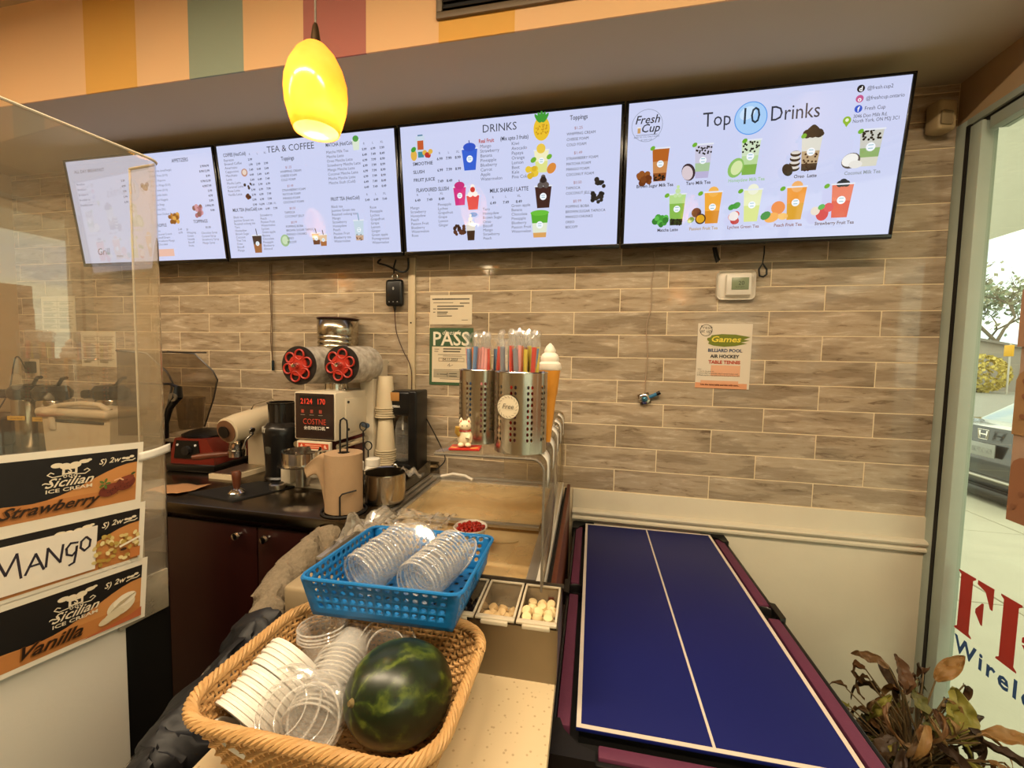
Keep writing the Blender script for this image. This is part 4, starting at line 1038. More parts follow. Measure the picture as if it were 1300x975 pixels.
mt_ = B().prism([(.60, -.65), (.84, -.685), (.93, -.47), (.74, -.45)], CT, CT + .006, 'z').obj('tamping_mat', black_mt); tag(mt_, 'black rubber tamping mat before the espresso machine', 'mat')
t = thing('tamper', 'coffee tamper with dark wooden handle standing on the black mat', 'tamper', (.80, -.625, CT + .006))
B().lathe([(.029, 0), (.029, .012), (.022, .02), (.010, .028)], 24).obj('base', chrome, t)
B().lathe([(.010, .028), (.013, .04), (.016, .07), (.017, .085), (.012, .094), (.0, .096)], 20).obj('handle', pm('walnut handle', '5a2f1c', .4), t)
t = thing('coffee_distributor', 'flat steel coffee distributor lying on the black mat', 'coffee tool', (.885, -.515, CT + .006))
B().lathe([(.028, 0), (.03, .008), (.03, .018), (.024, .022), (0, .022)], 24).obj('body', steel, t); B().lathe([(.024, .022), (.02, .025), (0, .025)], 24).obj('cap', black_pl, t)
b = B(); rr = random.Random(3)
b.grid(lambda u, v: (.42 + .16 * u + .02 * v, -.68 + .10 * v + .03 * u * v, CT + .003 + .008 * abs(math.sin(u * 5 + v * 3))), 8, 6)
tag(b.obj('paper_scrap', pm('brown kraft paper', '9a6f48', .8), solid=.0008), 'crumpled brown paper scrap on the worktop by the guard', 'paper')

# ------------------------------------------------------------------ cup sealing machine
t = thing('cup_sealer', 'white cup sealing machine with red lit panel and two film reels', 'cup sealer', (1.0, -.25, CT))
wm = pm('white powder coat', 'c9bda6', .4, 0, .04)
B().bx(-.115, .085, -.165, .13, .19, .395, .008).obj('head', wm, t)
B().bx(-.105, .078, -.171, -.163, .197, .390, .004).obj('control_panel', pm('dark brown panel', '2a1c16', .3), t)
p = Print()
p.rect(-.07, .085, .052, .128, '0d0908'); red_on = 'ff3a2a'
p.text('2124', -.066, .094, .032, 'd8402e', bold=.0006, sx=.9); p.text('170', .012, .094, .032, 'd8402e', bold=.0006, sx=.85)
for x in (-.055, -.012, .03): p.rect(x - .007, .055, x + .007, .07, '8a3a2e'); p.line([(x - .01, .047), (x + .01, .047)], .002, '8d8378')
p.text('COSTNE', -.055, .008, .034, 'b0402e', sx=.85); p.text('\u5168\u81ea\u52a8\u5c01\u53e3\u673a', -.05, -.014, .017, 'd8cfc0', bold=.0002)
p.rect(.058, -.005, .07, .0, 'd8cfc0')
p.obj('panel_print', INK, t, (-.012, -.1715, .252))
B().bx(-.095, .065, -.176, -.160, .148, .188, .003).obj('warning_strip', wm, t)
p = Print(); p.rect(-.072, -.012, .072, .012, 'b5401c'); p.poly([(-.066, -.008), (-.046, -.008), (-.056, .009)], 'e0b8a0'); p.poly([(.046, -.008), (.066, -.008), (.056, .009)], 'e0b8a0'); p.line([(-.038, .004), (.038, .004)], .003, 'e0b090'); p.line([(-.03, -.004), (.032, -.004)], .003, 'e0b090')
p.obj('warning_print', INK, t, (-.015, -.1763, .168))
B().bx(.085, .090, -.10, .09, .215, .365, .001).obj('side_cover', wm, t)
b = B()
for y, z in ((-.085, .35), (.075, .35), (-.085, .23), (.075, .23)): b.cyl((.090, y, z), (.094, y, z), .006, None, 10)
b.obj('cover_screw', black_pl, t)
B().bx(.055, .125, .06, .20, 0, .535, .006).obj('back_panel', wm, t)
B().bx(-.105, .08, -.02, .13, 0, .19, .004).obj('lower_housing', pm('dark red housing', '4a0f10', .4), t)
B().bx(-.13, .10, -.22, .16, 0, .018, .004).obj('base_plate', wm, t)
for sx in (-.118, .088): B().cyl((sx, -.15, .165), (sx, .1, .165), .014, None, 16).obj('slide_rail', chrome, t)
B().bx(-.125, -.08, -.235, -.19, .018, .10, .003).obj('post', wm, t)
B().cyl((-.02, -.235, .018), (-.02, -.235, .112), .026, None, 20).obj('lift_tube', steel, t)
B().lathe([(.092, .098), (.094, .104), (.078, .106), (.078, .152), (.082, .155), (.072, .155), (.070, .108), (.03, .10)], 32, (-.008, -.245, .012)).obj('cup_ring', chrome, t)
B().bx(-.22, .12, .06, .22, .515, .530, .003).obj('top_shelf', wm, t)
film_m = pm('printed sealing film', '8d7d68', .25, 0, .7, 34, col2='e2d9ca')
def reel(cx, cz, r, y0, y1):
    o = B().lathe([(r * .93, 0), (r, .006), (r * .98, .07), (r * .9, y1 - y0 - .01), (r * .8, y1 - y0)], 36, (cx, y1, cz), rx(PI / 2)).obj('film_roll', film_m, t)
    B().lathe([(r * .95, 0), (r * .95, .006), (0, .007)], 36, (cx, y0 + .002, cz), rx(PI / 2)).obj('roll_end', pm('dark roll end', '1c1410', .5), o)
    b = B()
    for k in range(6):
        a = k * PI / 3 + .3
        cxx, czz = cx + r * .55 * math.cos(a), cz + r * .55 * math.sin(a)
        b.tube([(cxx + r * .24 * math.cos(q), y0 - .012, czz + r * .24 * math.sin(q)) for q in [i * PI / 8 for i in range(16)]], r * .045, 6, True)
    b.lathe([(r * .5, 0), (r * .5, .008), (0, .009)], 24, (cx, y0 - .005, cz), rx(PI / 2))
    b.obj('reel_hub', pm('red reel hub', 'a82a1c', .4), o)
    B().lathe([(.012, 0), (.014, .008), (.008, .03), (0, .032)], 14, (cx, y0 - .012, cz), rx(PI / 2)).obj('spindle', chrome, o)
reel(-.139, .504, .090, -.10, .10)
reel(.071, .512, .086, -.10, .10)
B().lathe([(.05, .395), (.05, .425), (.046, .43), (0, .43)], 24, (-.005, -.03, 0)).obj('film_tube', chrome, t)
B().tube([(.03, -.05, .40), (.055, -.07, .43), (.08, -.09, .405)], .006, 8).obj('lever', chrome, t)
B().tube([(.09, .03, .235), (.13, .0, .235)], .012, 10).obj('blue_knob', pm('blue grey knob', '3f4f63', .3), t)
t = thing('steel_can', 'ribbed stainless can standing on top of the cup sealer', 'can', (.885, -.105, CT + .531))
pf = [(.090, 0), (.094, .004)]
for k in range(5): pf += [(.094, .02 + k * .022), (.090, .028 + k * .022), (.094, .036 + k * .022)]
pf += [(.094, .198)]
B().lathe(pf, 36, cap1=False).obj('body', pm('can steel', 'b0a795', .22, 1, .05), t, solid=.0015)
B().tube([(.095 * math.cos(a), .095 * math.sin(a), .199) for a in [k * PI / 18 for k in range(36)]], .0035, 6, True).obj('rim', pm('brown rim', '3c1d16', .4), t)

# ------------------------------------------------------------------ paper towel, cups, soda maker, pot
kraft = pm('kraft paper towel', 'a08464', .85, 0, .08, 30, .2, 200)
t = thing('towel_holder', 'black wire paper towel holder on the worktop edge', 'towel holder', (1.283, -.655, CT))
b = B(); b.tube([(.075 * math.cos(a), .075 * math.sin(a), .005) for a in [k * PI / 16 for k in range(32)]], .004, 6, True)
b.tube([(-.075, 0, .005), (.075, 0, .005)], .003, 6); b.tube([(0, -.075, .005), (0, .075, .005)], .003, 6); b.obj('base_ring', black_mt, t)
b = B(); b.tube([(-.014, 0, .005), (-.014, 0, .31), (-.012, 0, .325), (0, 0, .333), (.012, 0, .325), (.014, 0, .31), (.014, 0, .005)], .0032, 6); b.obj('loop_post', black_mt, t)
b = B(); b.tube([(.03, -.068, .005), (.03, -.068, .075), (.037, -.066, .085), (.068, -.03, .09)], .003, 6); b.obj('side_arm', black_mt, t)
t = thing('paper_towel_roll', 'brown kraft paper towel roll on the wire holder', 'paper towel', (1.283, -.655, CT + .008))
b = B(); b.lathe([(.020, .0), (.0635, .0), (.0635, .1), (.0635, .1005), (.0635, .203), (.020, .203)], 40, cap0=False, cap1=False); b.obj('roll', kraft, t, ang=50)
B().lathe([(.020, .002), (.020, .201)], 20, cap0=False, cap1=False).obj('core', pm('dark core', '2c2018', .8), t)
B().grid(lambda u, v: (-.058 - .052 * u - .004 * math.sin(v * 5), -.022 - .03 * u + .008 * math.sin(u * 4), .203 - .045 * u * u - (.20 * (1 - u) ** 2 + .035 + .008 * math.sin(u * 9)) * v * (.98 if u == 0 else 1) * (.85 if u < .05 else 1)), 10, 8).obj('loose_sheet', kraft, t, solid=.0008)

cupm = pm('white paper cup', 'cbbb9c', .6, 0, .04)
cup_me = B().lathe([(.0465, 0), (.0495, .002), (.0495, .005), (.0445, .0065), (.033, .15), (.031, .153), (.030, .150), (.0425, .01)], 28, cap0=False).mesh('paper_cup', cupm)
zz = CT + .001
for k in range(16):
    o = put('paper_cup', cup_me, None, (1.172 + .001 * math.sin(k * 2.1), -.16 + .001 * math.cos(k), zz))
    tag(o, 'white paper cup in the tall upside down stack by the soda maker', 'paper cup', 'stacked white paper cups')
    zz += .0105 if k != 10 else .158
t = thing('soda_maker', 'black soda maker with wooden badge and clear bottle', 'soda maker', (1.262, -.115, CT))
B().bx(.028, .073, -.06, .07, 0, .395, .010, 3).obj('column', black_pl, t)
B().bx(-.073, .05, -.06, .07, .275, .392, .014, 3).obj('head', black_pl, t)
B().bx(-.066, .05, -.065, .06, 0, .05, .012).obj('drip_base', black_pl, t)
B().bx(-.070, -.012, -.064, -.058, .345, .385, .002).obj('wood_badge', pm('oak badge', 'a8783f', .5, 0, .15, 40), t)
p = Print(); p.text('TERRA', 0, 0, .014, 'd0ccc4', 'CENTER', 0, .0006); p.obj('name_print', INK, t, (-.03, -.0606, .315))
bt = B().lathe([(.03, .05), (.036, .055), (.037, .2), (.03, .24), (.016, .268), (.016, .278)], 24, (-.025, 0, 0), None, False, False).obj('bottle', clearp, t)
B().cyl((-.025, 0, .275), (-.025, 0, .20), .006, .004, 10).obj('nozzle', white_pl, t)
t = thing('steel_pot', 'small stainless pot in front of the soda maker', 'pot', (1.367, -.515, CT))
pw = pm('pot steel', 'b5ac9c', .18, 1, .05)
B().lathe([(.0, .002), (.070, .002), (.0745, .006), (.0755, .108), (.079, .111), (.0785, .113), (.0735, .110), (.0725, .01), (.0, .006)], 40, cap0=False, cap1=False).obj('body', pw, t)
B().sph((.0, .078, .112), (.010, .004, .012), 12, 8).obj('handle_rivet', chrome, t)
b = B(); rr = random.Random(9)
b.grid(lambda u, v: (1.42 + .07 * u, -.50 + .06 * v, CT + .115 + .012 * math.sin(u * 9 + v * 4) - .02 * u), 8, 6)
tag(b.obj('film_scrap', film, solid=.0004), 'crumpled clear film scrap on the rim of the steel pot', 'plastic film')
t = thing('wire_stand', 'tall black wire stand behind the towel roll', 'wire stand', (1.165, -.34, CT))
b = B()
b.tube([(0, 0, .02), (0, 0, .23)], .003, 6); b.tube([(.016 * math.sin(a), 0, .248 - .018 * math.cos(a)) for a in [.2 + k * .39 for k in range(16)]], .0028, 6)
b.obj('hook_rod', black_mt, t)
b = B(); b.tube([(.03, -.01, .02), (.03, -.01, .15)], .003, 6); b.tube([(.03 + .017 * math.sin(a), -.01, .168 - .018 * math.cos(a)) for a in [.2 + k * .39 for k in range(16)]], .0028, 6)
b.obj('short_rod', black_mt, t); B().bx(-.03, .05, -.04, .03, 0, .02, .004).obj('foot', black_mt, t)
def jar(loc, r, h, body, lid, label):
    t = thing('jar', label, 'jar', loc)
    B().lathe([(r * .9, 0), (r, .006), (r, h * .7), (r * .8, h * .78)], 20).obj('body', body, t); B().lathe([(r * .9, h * .78), (r * .92, h), (r * .8, h * 1.02), (0, h * 1.02)], 20).obj('lid', lid, t)
jar((1.235, -.50, CT), .030, .135, pm('dark jar', '16100c', .2), white_pl, 'dark jar with white lid right of the towel roll')
jar((1.232, -.375, CT), .032, .12, white_pl, white_pl, 'white tub with white lid behind the steel pot')
sm = B().lathe([(.0, 0), (.036, 0), (.037, .003), (.034, .006), (0, .006)], 20).mesh('white_lid', white_pl)
for k in range(6): tag(put('white_lid', sm, None, (1.262, -.43, CT + .0005 + k * .0072)), 'small white lid in the low stack beside the towel roll', 'lid', 'small white lids')

# ------------------------------------------------------------------ left end of the worktop, seen through the clear guard
def airpot(x, y, label, h=.27):
    t = thing('airpot', label, 'airpot', (x, y, CT), .3, 'steel airpots')
    B().lathe([(.066, 0), (.068, .01), (.068, h - .01), (.064, h)], 28).obj('body', pw, t)
    B().lathe([(.066, h), (.078, h + .015), (.080, h + .05), (.06, h + .078), (0, h + .085)], 28, sx=1.1).obj('lid', black_pl, t)
    B().box((-.085, -.03, h + .03), (.07, .05, .05), .015).obj('spout', black_pl, t)
    B().tube([(0, 0, h + .07), (.05, -.02, h + .085), (.10, -.05, h + .125), (.13, -.06, h + .128)], .009, 8).obj('lever', black_pl, t)
    p = Print(); p.rect(-.045, -.012, .045, .012, 'c79a2e'); p.text('House Blend', 0, -.005, .012, '2c2418', 'CENTER'); p.obj('yellow_band', INK, t, (0, -.0692, h * .62))
airpot(-1.045, -.20, 'steel airpot with yellow band nearest the left wall')
airpot(-.875, -.19, 'steel airpot with yellow band beside the beige cooker')
airpot(-.60, -.09, 'steel airpot half hidden behind the beige cooker', .275)
t = thing('rice_cooker', 'beige lidded cooker with curved handle behind the clear guard', 'cooker', (-.54, -.24, CT))
b = B(); b.prism([(-.21, 0), (.23, 0), (.24, .2), (-.23, .2)], -.06, .10); b.obj('body', beige_pl, t)
b = B(); b.box((.0, .02, .222), (.50, .21, .045), .018, None, 3); b.obj('lid', beige_pl, t)
b = B(); b.tube([(-.20, -.05, .235), (-.08, -.06, .262), (.05, -.06, .275), (.16, -.05, .27), (.20, -.03, .24)], .014, 10); b.obj('handle', beige_pl, t)
b = B(); b.box((-.15, -.065, .17), (.045, .012, .085), .005); b.obj('latch', beige_pl, t)
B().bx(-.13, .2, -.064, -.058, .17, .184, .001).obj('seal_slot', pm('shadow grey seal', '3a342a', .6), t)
t = thing('dark_crate', 'dark crate at the left end of the worktop', 'crate', (-1.30, -.30, CT))
B().bx(-.14, .13, -.1, .2, 0, .15, .004).obj('body', pm('dark brown crate', '2a1c14', .5), t); B().bx(-.145, .135, -.105, .205, .15, .165, .003).obj('rim', pm('crate rim', '5a4632', .5), t)
t = thing('wall_socket', 'white wall socket with black plug beside the airpots', 'socket', (-1.33, -.001, 1.43))
B().box((0, -.004, 0), (.08, .008, .12), .004).obj('plate', beige_pl, t); B().box((.0, -.025, .01), (.045, .04, .075), .008).obj('plug', black_pl, t)
wire('socket_cord', [(-1.33, -.05, 1.43), (-1.36, -.06, 1.5), (-1.40, -.06, 1.48), (-1.42, -.08, 1.3), (-1.40, -.15, 1.168)], .004, black_pl, 'black cord looping down from the wall socket')
# ------------------------------------------------------------------ glass topped display freezer beside the worktop
RZ = .03
frz = thing('display_freezer', 'low glass topped display freezer between the worktop and the blue table', 'freezer', (2.038, -.95, 0), RZ)
gry = pm('grey white enamel', 'a79f8f', .5, 0, .05)
b = B(); b.bx(-.635, 0, .0, .86, .03, .93, .004); b.obj('body', gry, frz)
B().bx(-.60, -.03, .03, .83, .9305, .936).obj('inner_floor', pm('frosted cream liner', 'e0c89a', .6, 0, .06, 6), frz)
for i, x in enumerate((-.632, -.608, -.584)): B().bx(x, x + .018, .0, .86, .93, .985 + .006 * (2 - i), .003).obj('slide_rail', alum, frz)
B().bx(-.020, 0, .0, .86, .93, 1.0, .003).obj('edge_strip', pm('white edge strip', 'd6cfc0', .4), frz)
B().bx(-.05, -.024, .0, .86, .93, .985, .003).obj('inner_rail', alum, frz)
B().bx(-.632, 0, .835, .86, .93, .998, .003).obj('back_rail', alum, frz)
B().bx(-.632, 0, -.002, .022, .90, .99, .003).obj('front_rail', pm('dark rail', '5a5148', .4, .5), frz)
gls = clear('frosted freezer glass', 'fbf3e2', .38, 'e6cf9f', 1.45, .12, 1.0, 5)
def lid(y0, y1, z, nm):
    g = B().bx(-.565, -.052, y0, y1, z, z + .005).obj('glass_lid', gls, frz)
    b = B(); b.bx(-.565, -.052, y0, y0 + .02, z - .004, z + .010, .002); b.bx(-.565, -.052, y1 - .02, y1, z - .004, z + .010, .002); b.bx(-.565, -.553, y0, y1, z - .004, z + .010, .002)
    b.obj('lid_frame', alum, g)
lid(.335, .80, .988, 1); lid(.02, .43, .966, 2)
B().tube([(-.28 + .17 * math.cos(a), .27 + .035 * math.sin(a) * -1, .975) for a in [k * PI / 16 for k in range(17)]], .002, 6).obj('lid_grip', pm('glass edge', 'b5a27c', .2), frz)
B().bx(-.668, -.34, -.085, -.001, .8715, .955, .012, 3).obj('hinge_cover', pm('tan plastic', '9c8a6c', .45), frz)
sidep = B(); sidep.prism([(.25, 1.0), (.855, 1.0), (.855, 1.062)], -.637, -.633, 'x'); sidep.obj('side_glass', clear('side glass', 'cfcabb', .08, 'a89c84', 1.5, .02, 1.3), frz)
B().tube([(-.56, .80, 1.005), (-.50, .80, 1.02), (-.44, .79, 1.018), (-.40, .77, 1.008)], .006, 8).obj('white_hose', white_pl, frz)
pnl = thing('counter_side_panel', 'brown wood cladding strip beside the freezer along the blue table', 'panel', (2.038, -.95, 0), RZ)
B().bx(.004, .014, .0, .93, .2, .955).obj('gap_strip', black_mt, pnl)
redwood = pm('red brown wood', '5d2f1c', .45, 0, .25, 4, .05, 40, stretch=(1, 8, 8))
B().bx(.014, .028, -.02, .93, 0, .972, .002).obj('board', redwood, pnl)

# clear bent guard over the freezer
acr = clear('clear acrylic sheet', 'f1ede4', .10, 'b9b0a0', 1.49, .03, 1.15, 4)
grd = thing('shelf_guard', 'clear bent acrylic guard over the freezer carrying the straw cups', 'guard', (2.038, -.995, CT), .036)
SZ = .32
prof = [(-.27, SZ)] + [(-.03 + .03 * math.sin(a), SZ - .03 + .03 * math.cos(a)) for a in [k * PI / 12 for k in range(7)]] + [(0, .001)]
b = B(); b.grid(lambda u, v: (lambda q: (q[0], v * .92, q[1]))(prof[min(int(round(u * (len(prof) - 1))), len(prof) - 1)]), len(prof) - 1, 1)
b.obj('bent_sheet', acr, grd, solid=.005)
B().bx(-.268, -.004, .900, .905, .001, SZ - .004).obj('back_leg', acr, grd)
edge_m = pm('polished acrylic edge', '6f675a', .2, 0, .1, 20)
b = B(); b.tube([(x - .0, -.001, z - .0025) for x, z in prof], .0032, 6); b.obj('front_edge', edge_m, grd)
for k in range(5):
    y = .05 + k * .18
    p = Print(); R2 = random.Random(k)
    q = [(-.03 + .0335 * math.sin(a), SZ - .03 + .0335 * math.cos(a)) for a in [.3 + j * .3 for j in range(5)]] + [(.0035, SZ - .06), (.0035, SZ - .085)]
    bb = B(); rows = [bb.ring([(x, y, z), (x, y + .075, z)]) for x, z in q]; bb.skin(rows, False)
    s_ = bb.obj('sticker', paper_w, grd, solid=.0006)

# straw cups on the shelf
ZS = CT + SZ + .003
perf_m = pm('perforated steel', 'c4bdb0', .2, 1, .1, 20, stretch=(8, 8, 1))
def perf_cup(loc, r, h, label, rot):
    t = thing('straw_cup', label, 'straw cup', loc, rot, 'perforated steel straw cups')
    nu, nv = 40, 14
    f = lambda u, v: V((r * math.cos(u * 2 * PI), r * math.sin(u * 2 * PI), h * v))
    pat = [0, 1, 1, 0, 0, 1, 1, 0]
    b = B(); b.perf(f, nu, nv, lambda i, j: pat[i % 8] and 2 <= j <= 11, .32)
    bmesh.ops.remove_doubles(b.bm, verts=b.bm.verts[:], dist=1e-5)
    b.obj('wall', perf_m, t, ang=60)
    B().lathe([(0, .001), (r * .99, .001), (r * .99, .004), (0, .004)], 36).obj('bottom', perf_m, t)
    B().tube([(r * math.cos(a), r * math.sin(a), h) for a in [k * PI / 20 for k in range(40)]], .0016, 6, True).obj('rim', chrome, t)
    return t
C1 = (1.838, -.828, ZS); C2 = (1.966, -.925, ZS); RC = .0655; HC = .197
perf_cup(C1, RC, HC, 'perforated steel cup of straws further from the viewer', .3)
c2 = perf_cup(C2, RC, HC, 'perforated steel cup of straws with a round tag', -.1)
p = Print(); p.disc(0, 0, .0295, '4a4438', 24); p.disc(0, 0, .0285, 'cfc2a6', 24)
for k in range(18): a = k * PI / 9; p.line([(.022 * math.cos(a), .022 * math.sin(a)), (.026 * math.cos(a + .2), .026 * math.sin(a + .2))], .0012, '7d7260')
p.text('Free', 0, -.004, .017, '2e2820', 'CENTER', .3)
p.obj('round_tag', INK, c2, (-.012, -RC - .0015, .115), (0, 0, -.15))
scol = {'yellow': 'd9c23a', 'red': 'c8321f', 'orange': 'e07a2a', 'pink': 'e09a96', 'blue': '5f82ad', 'purple': '8f6aa0', 'grey': '7d7f8a', 'green': 'a4b070'}
sme = {}; wme = {}
def straw(cc, k, n, where, rr):
    cn = list(scol)[rr.randrange(len(scol))] if k % 3 else ('pink', 'red', 'yellow', 'orange', 'blue')[k // 3 % 5]
    if cn not in sme:
        sme[cn] = B().lathe([(.0058, 0), (.0058, .246)], 12, cap0=False, cap1=False).mesh('tube', pm('straw ' + cn, scol[cn], .4, 0, .03, sub=0))
    if not wme:
        b = B(); b.lathe([(.0066, .15), (.0068, .235), (.0085, .255), (.004, .268), (.009, .28), (.005, .288)], 7, cap0=False, cap1=False); wme[0] = b.mesh('wrapper', film)
    a = k * 2.399; q = (RC - .012) * math.sqrt((k + .5) / n)
    t = thing('straw', '%s film wrapped straw in the straw cup %s' % (cn, where), 'straw', (cc[0] + q * math.cos(a) * .8, cc[1] + q * math.sin(a) * .8, cc[2] + .006 + rr.uniform(0, .012)), rr.uniform(0, 6), 'wrapped straws ' + where)
    t.rotation_euler = (-q * math.sin(a) * 1.2 + rr.uniform(-.03, .03), q * math.cos(a) * 1.2 + rr.uniform(-.03, .03), rr.uniform(0, 6))
    put('tube', sme[cn], t); put('wrapper', wme[0], t)
rr = random.Random(4)
for k in range(24): straw(C1, k, 24, 'behind the lucky cat', rr)
for k in range(30): straw(C2, k, 30, 'with the round tag', rr)
t = thing('cone_ornament', 'soft ice cream cone ornament right of the straws', 'ornament', (2.022, -.805, ZS), 0)
B().lathe([(.007, 0), (.012, .05), (.020, .125), (.021, .13), (.023, .135), (.029, .195), (.03, .2)], 20).obj('cone', pm('orange wafer cone', 'd08a2a', .5, 0, .1, 60), t)
B().lathe([(.03, .2), (.033, .206), (.031, .218), (.024, .224), (.026, .232), (.022, .243), (.015, .248), (.016, .255), (.01, .266), (.002, .274)], 20).obj('swirl', pm('white swirl', 'ddd3c2', .4), t)
t = thing('clear_tub', 'tall clear plastic tub behind the wrapped straws', 'tub', (1.905, -.66, ZS))
B().lathe([(.045, 0), (.048, .005), (.056, .27), (.060, .272), (.060, .285), (.056, .287)], 28, cap1=False).obj('wall', clearp, t, solid=.001)
B().lathe([(.0605, .27), (.061, .29), (.05, .292), (0, .292)], 28, cap0=False).obj('lid', clearp, t)
t = thing('lucky_cat', 'small white lucky cat figurine on the clear shelf', 'figurine', (1.830, -.958, ZS + .0065), .25)
cw = pm('glazed white ceramic', 'd8c8a6', .25, 0, .04); cr_ = pm('red glaze', 'a8281c', .3)
b = B(); b.sph((0, 0, .022), (.019, .017, .024), 20, 14); b.sph((0, -.001, .052), (.0155, .014, .0145), 20, 14); b.sph((.009, -.012, .006), (.008, .009, .006), 10, 8); b.sph((-.009, -.012, .006), (.008, .009, .006), 10, 8)
b.obj('body', cw, t)
for s in (-1, 1):
    e_ = B().lathe([(.006, 0), (.004, .007), (.0005, .012)], 10, (s * .0095, 0, .061)).obj('ear', cw, t); B().lathe([(.0035, 0), (.0005, .007)], 8, (s * .0095, -.003, .062)).obj('ear_lining', cr_, e_)
B().tube([(-.014, -.008, .03), (-.019, -.014, .038), (-.017, -.016, .052)], [.006, .0055, .006], 10).obj('raised_paw', pm('gold paw', 'b08a3a', .3), t)
B().tube([(.012, -.01, .03), (.008, -.017, .022)], .006, 10).obj('lower_paw', cw, t)
B().tube([(.0145 * math.cos(a), .013 * math.sin(a), .0405) for a in [k * PI / 10 for k in range(20)]], .0018, 6, True).obj('collar', cr_, t)
b = B(); b.sph((-.006, -.0135, .054), .0016, 8, 6); b.sph((.006, -.0135, .054), .0016, 8, 6); b.obj('eyes', black_pl, t)
t = thing('cat_cushion', 'small red cushion with gold print under the lucky cat', 'cushion', (1.832, -.958, ZS), .15)
B().box((0, 0, .003), (.078, .052, .0055), .002).obj('pad', cr_, t)
b = B(); b.box((.025, -.015, .006), (.02, .008, .0008), 0, rz(.5)); b.box((-.027, -.015, .006), (.016, .008, .0008), 0, rz(-.4)); b.obj('gold_print', pm('gold print', 'c79a4a', .4), t)

# ------------------------------------------------------------------ quartz counter
QZ = .87
qm = pm('speckled quartz', 'cdb893', .3, 0, .02, 4)
def quartz():
    n = qm.node_tree.nodes; l = qm.node_tree.links; p = n['Principled BSDF']
    vo = n.new('ShaderNodeTexVoronoi'); vo.inputs['Scale'].default_value = 75; tcn = n.new('ShaderNodeTexCoord'); l.new(tcn.outputs['Object'], vo.inputs['Vector'])
    rm = n.new('ShaderNodeValToRGB'); rm.color_ramp.elements[0].position = .12; rm.color_ramp.elements[0].color = (.34, .22, .12, 1); rm.color_ramp.elements[1].position = .22; rm.color_ramp.elements[1].color = (1, 1, 1, 1)
    l.new(vo.outputs['Distance'], rm.inputs[0])
    old = p.inputs['Base Color'].links[0].from_socket
    mx = n.new('ShaderNodeMix'); mx.data_type = 'RGBA'; mx.blend_type = 'MULTIPLY'; mx.inputs[0].default_value = .45
    l.new(old, mx.inputs[6]); l.new(rm.outputs[0], mx.inputs[7]); l.new(mx.outputs[2], p.inputs['Base Color'])
quartz()
qc = thing('quartz_counter', 'speckled cream quartz counter under the baskets', 'counter', (2.084, -1.0, 0), RZ)
B().bx(-.575, 0, -.62, .035, QZ - .03, QZ, .003).obj('slab', qm, qc)
B().bx(-.56, -.035, -.60, .03, .0, QZ - .032).obj('base', dkwood, qc)
B().bx(-.034, -.012, -.61, .03, 0, QZ - .031).obj('side_panel', redwood, qc)

# ------------------------------------------------------------------ stainless topping tray with pans
tr = thing('topping_tray', 'stainless condiment tray holding the topping pans', 'tray', (2.090, -1.115, QZ), RZ)
pan_w = .0895; npan = 5; TWD = npan * pan_w + .006
dull = pm('dull stainless', '8d8474', .35, 1, .1, 12)
b = B(); b.bx(-TWD, 0, .0, .003, 0, .118); b.bx(-TWD, 0, .155, .158, 0, .128); b.bx(-.003, 0, .003, .155, 0, .122); b.bx(-TWD, -TWD + .003, .003, .155, 0, .122); b.bx(-TWD, 0, .003, .155, 0, .003)
b.obj('shell', dull, tr)
b = B(); b.bx(-TWD - .004, .004, .150, .166, .124, .130, .002); b.obj('back_rim', pm('dark rim', '4d463c', .35, .8), tr)
pan_m = clear('hazy clear pan', 'efe6d6', .35, 'd2c4a8', 1.45, .08, 1.1, 12)
mats_ = {'marsh': pm('cream mochi', 'dfc795', .6, 0, .06), 'marsh2': pm('tan mochi', 'd2b27f', .6, 0, .06), 'berry': pm('dark berry', '1f1a1c', .3)}
def topping_pan(i, label):
    x1 = -.003 - i * pan_w; x0 = x1 - pan_w + .004
    t = thing('topping_pan', label, 'pan', (0, 0, 0), 0, 'topping pans')
    t.matrix_world = M.Translation((2.090, -1.115, QZ)) @ M.Rotation(RZ, 4, 'Z') @ M.Translation(((x0 + x1) / 2, .079, .008))
    w2 = (x1 - x0) / 2 - .001; d2 = .072
    b = B(); b.bx(-w2, w2, -d2, d2, .0, .002); b.bx(-w2, w2, -d2, -d2 + .002, .002, .118); b.bx(-w2, w2, d2 - .002, d2, .002, .118); b.bx(-w2, -w2 + .002, -d2, d2, .002, .118); b.bx(w2 - .002, w2, -d2, d2, .002, .118)
    b.obj('box', pan_m, t)
    b = B(); b.bx(-w2 - .001, w2 + .001, -d2 - .010, -d2 + .004, .116, .121, .001); b.bx(-w2 - .001, w2 + .001, d2 - .004, d2 + .004, .116, .121, .001); b.bx(-w2 - .001, -w2 + .004, -d2, d2, .116, .121, .001); b.bx(w2 - .004, w2 + .001, -d2, d2, .116, .121, .001)
    b.bx(-w2 * .7, w2 * .7, -d2 - .016, -d2 - .008, .110, .118, .001)
    b.obj('rim', pm('hazy rim', 'c3b79f', .35), t)
    return t, w2, d2
ball = {k: B().lathe([(.004, -.009), (.010, -.007), (.0115, 0), (.010, .007), (.004, .009)], 12).mesh('ball_' + k, mats_[k]) for k in mats_}
def fill(t, w2, d2, kind, spots, label, cat, grp, nm, s=1.0):
    rr = random.Random(len(spots) + 3)
    for x, y, z in spots:
        o = put(nm, ball[kind], None); o.matrix_world = t.matrix_world @ M.Translation((x, y, z)) @ M.Rotation(rr.uniform(-.7, .7), 4, 'X') @ M.Rotation(rr.uniform(-.7, .7), 4, 'Y') @ M.Scale(s, 4)
        tag(o, label, cat, grp)
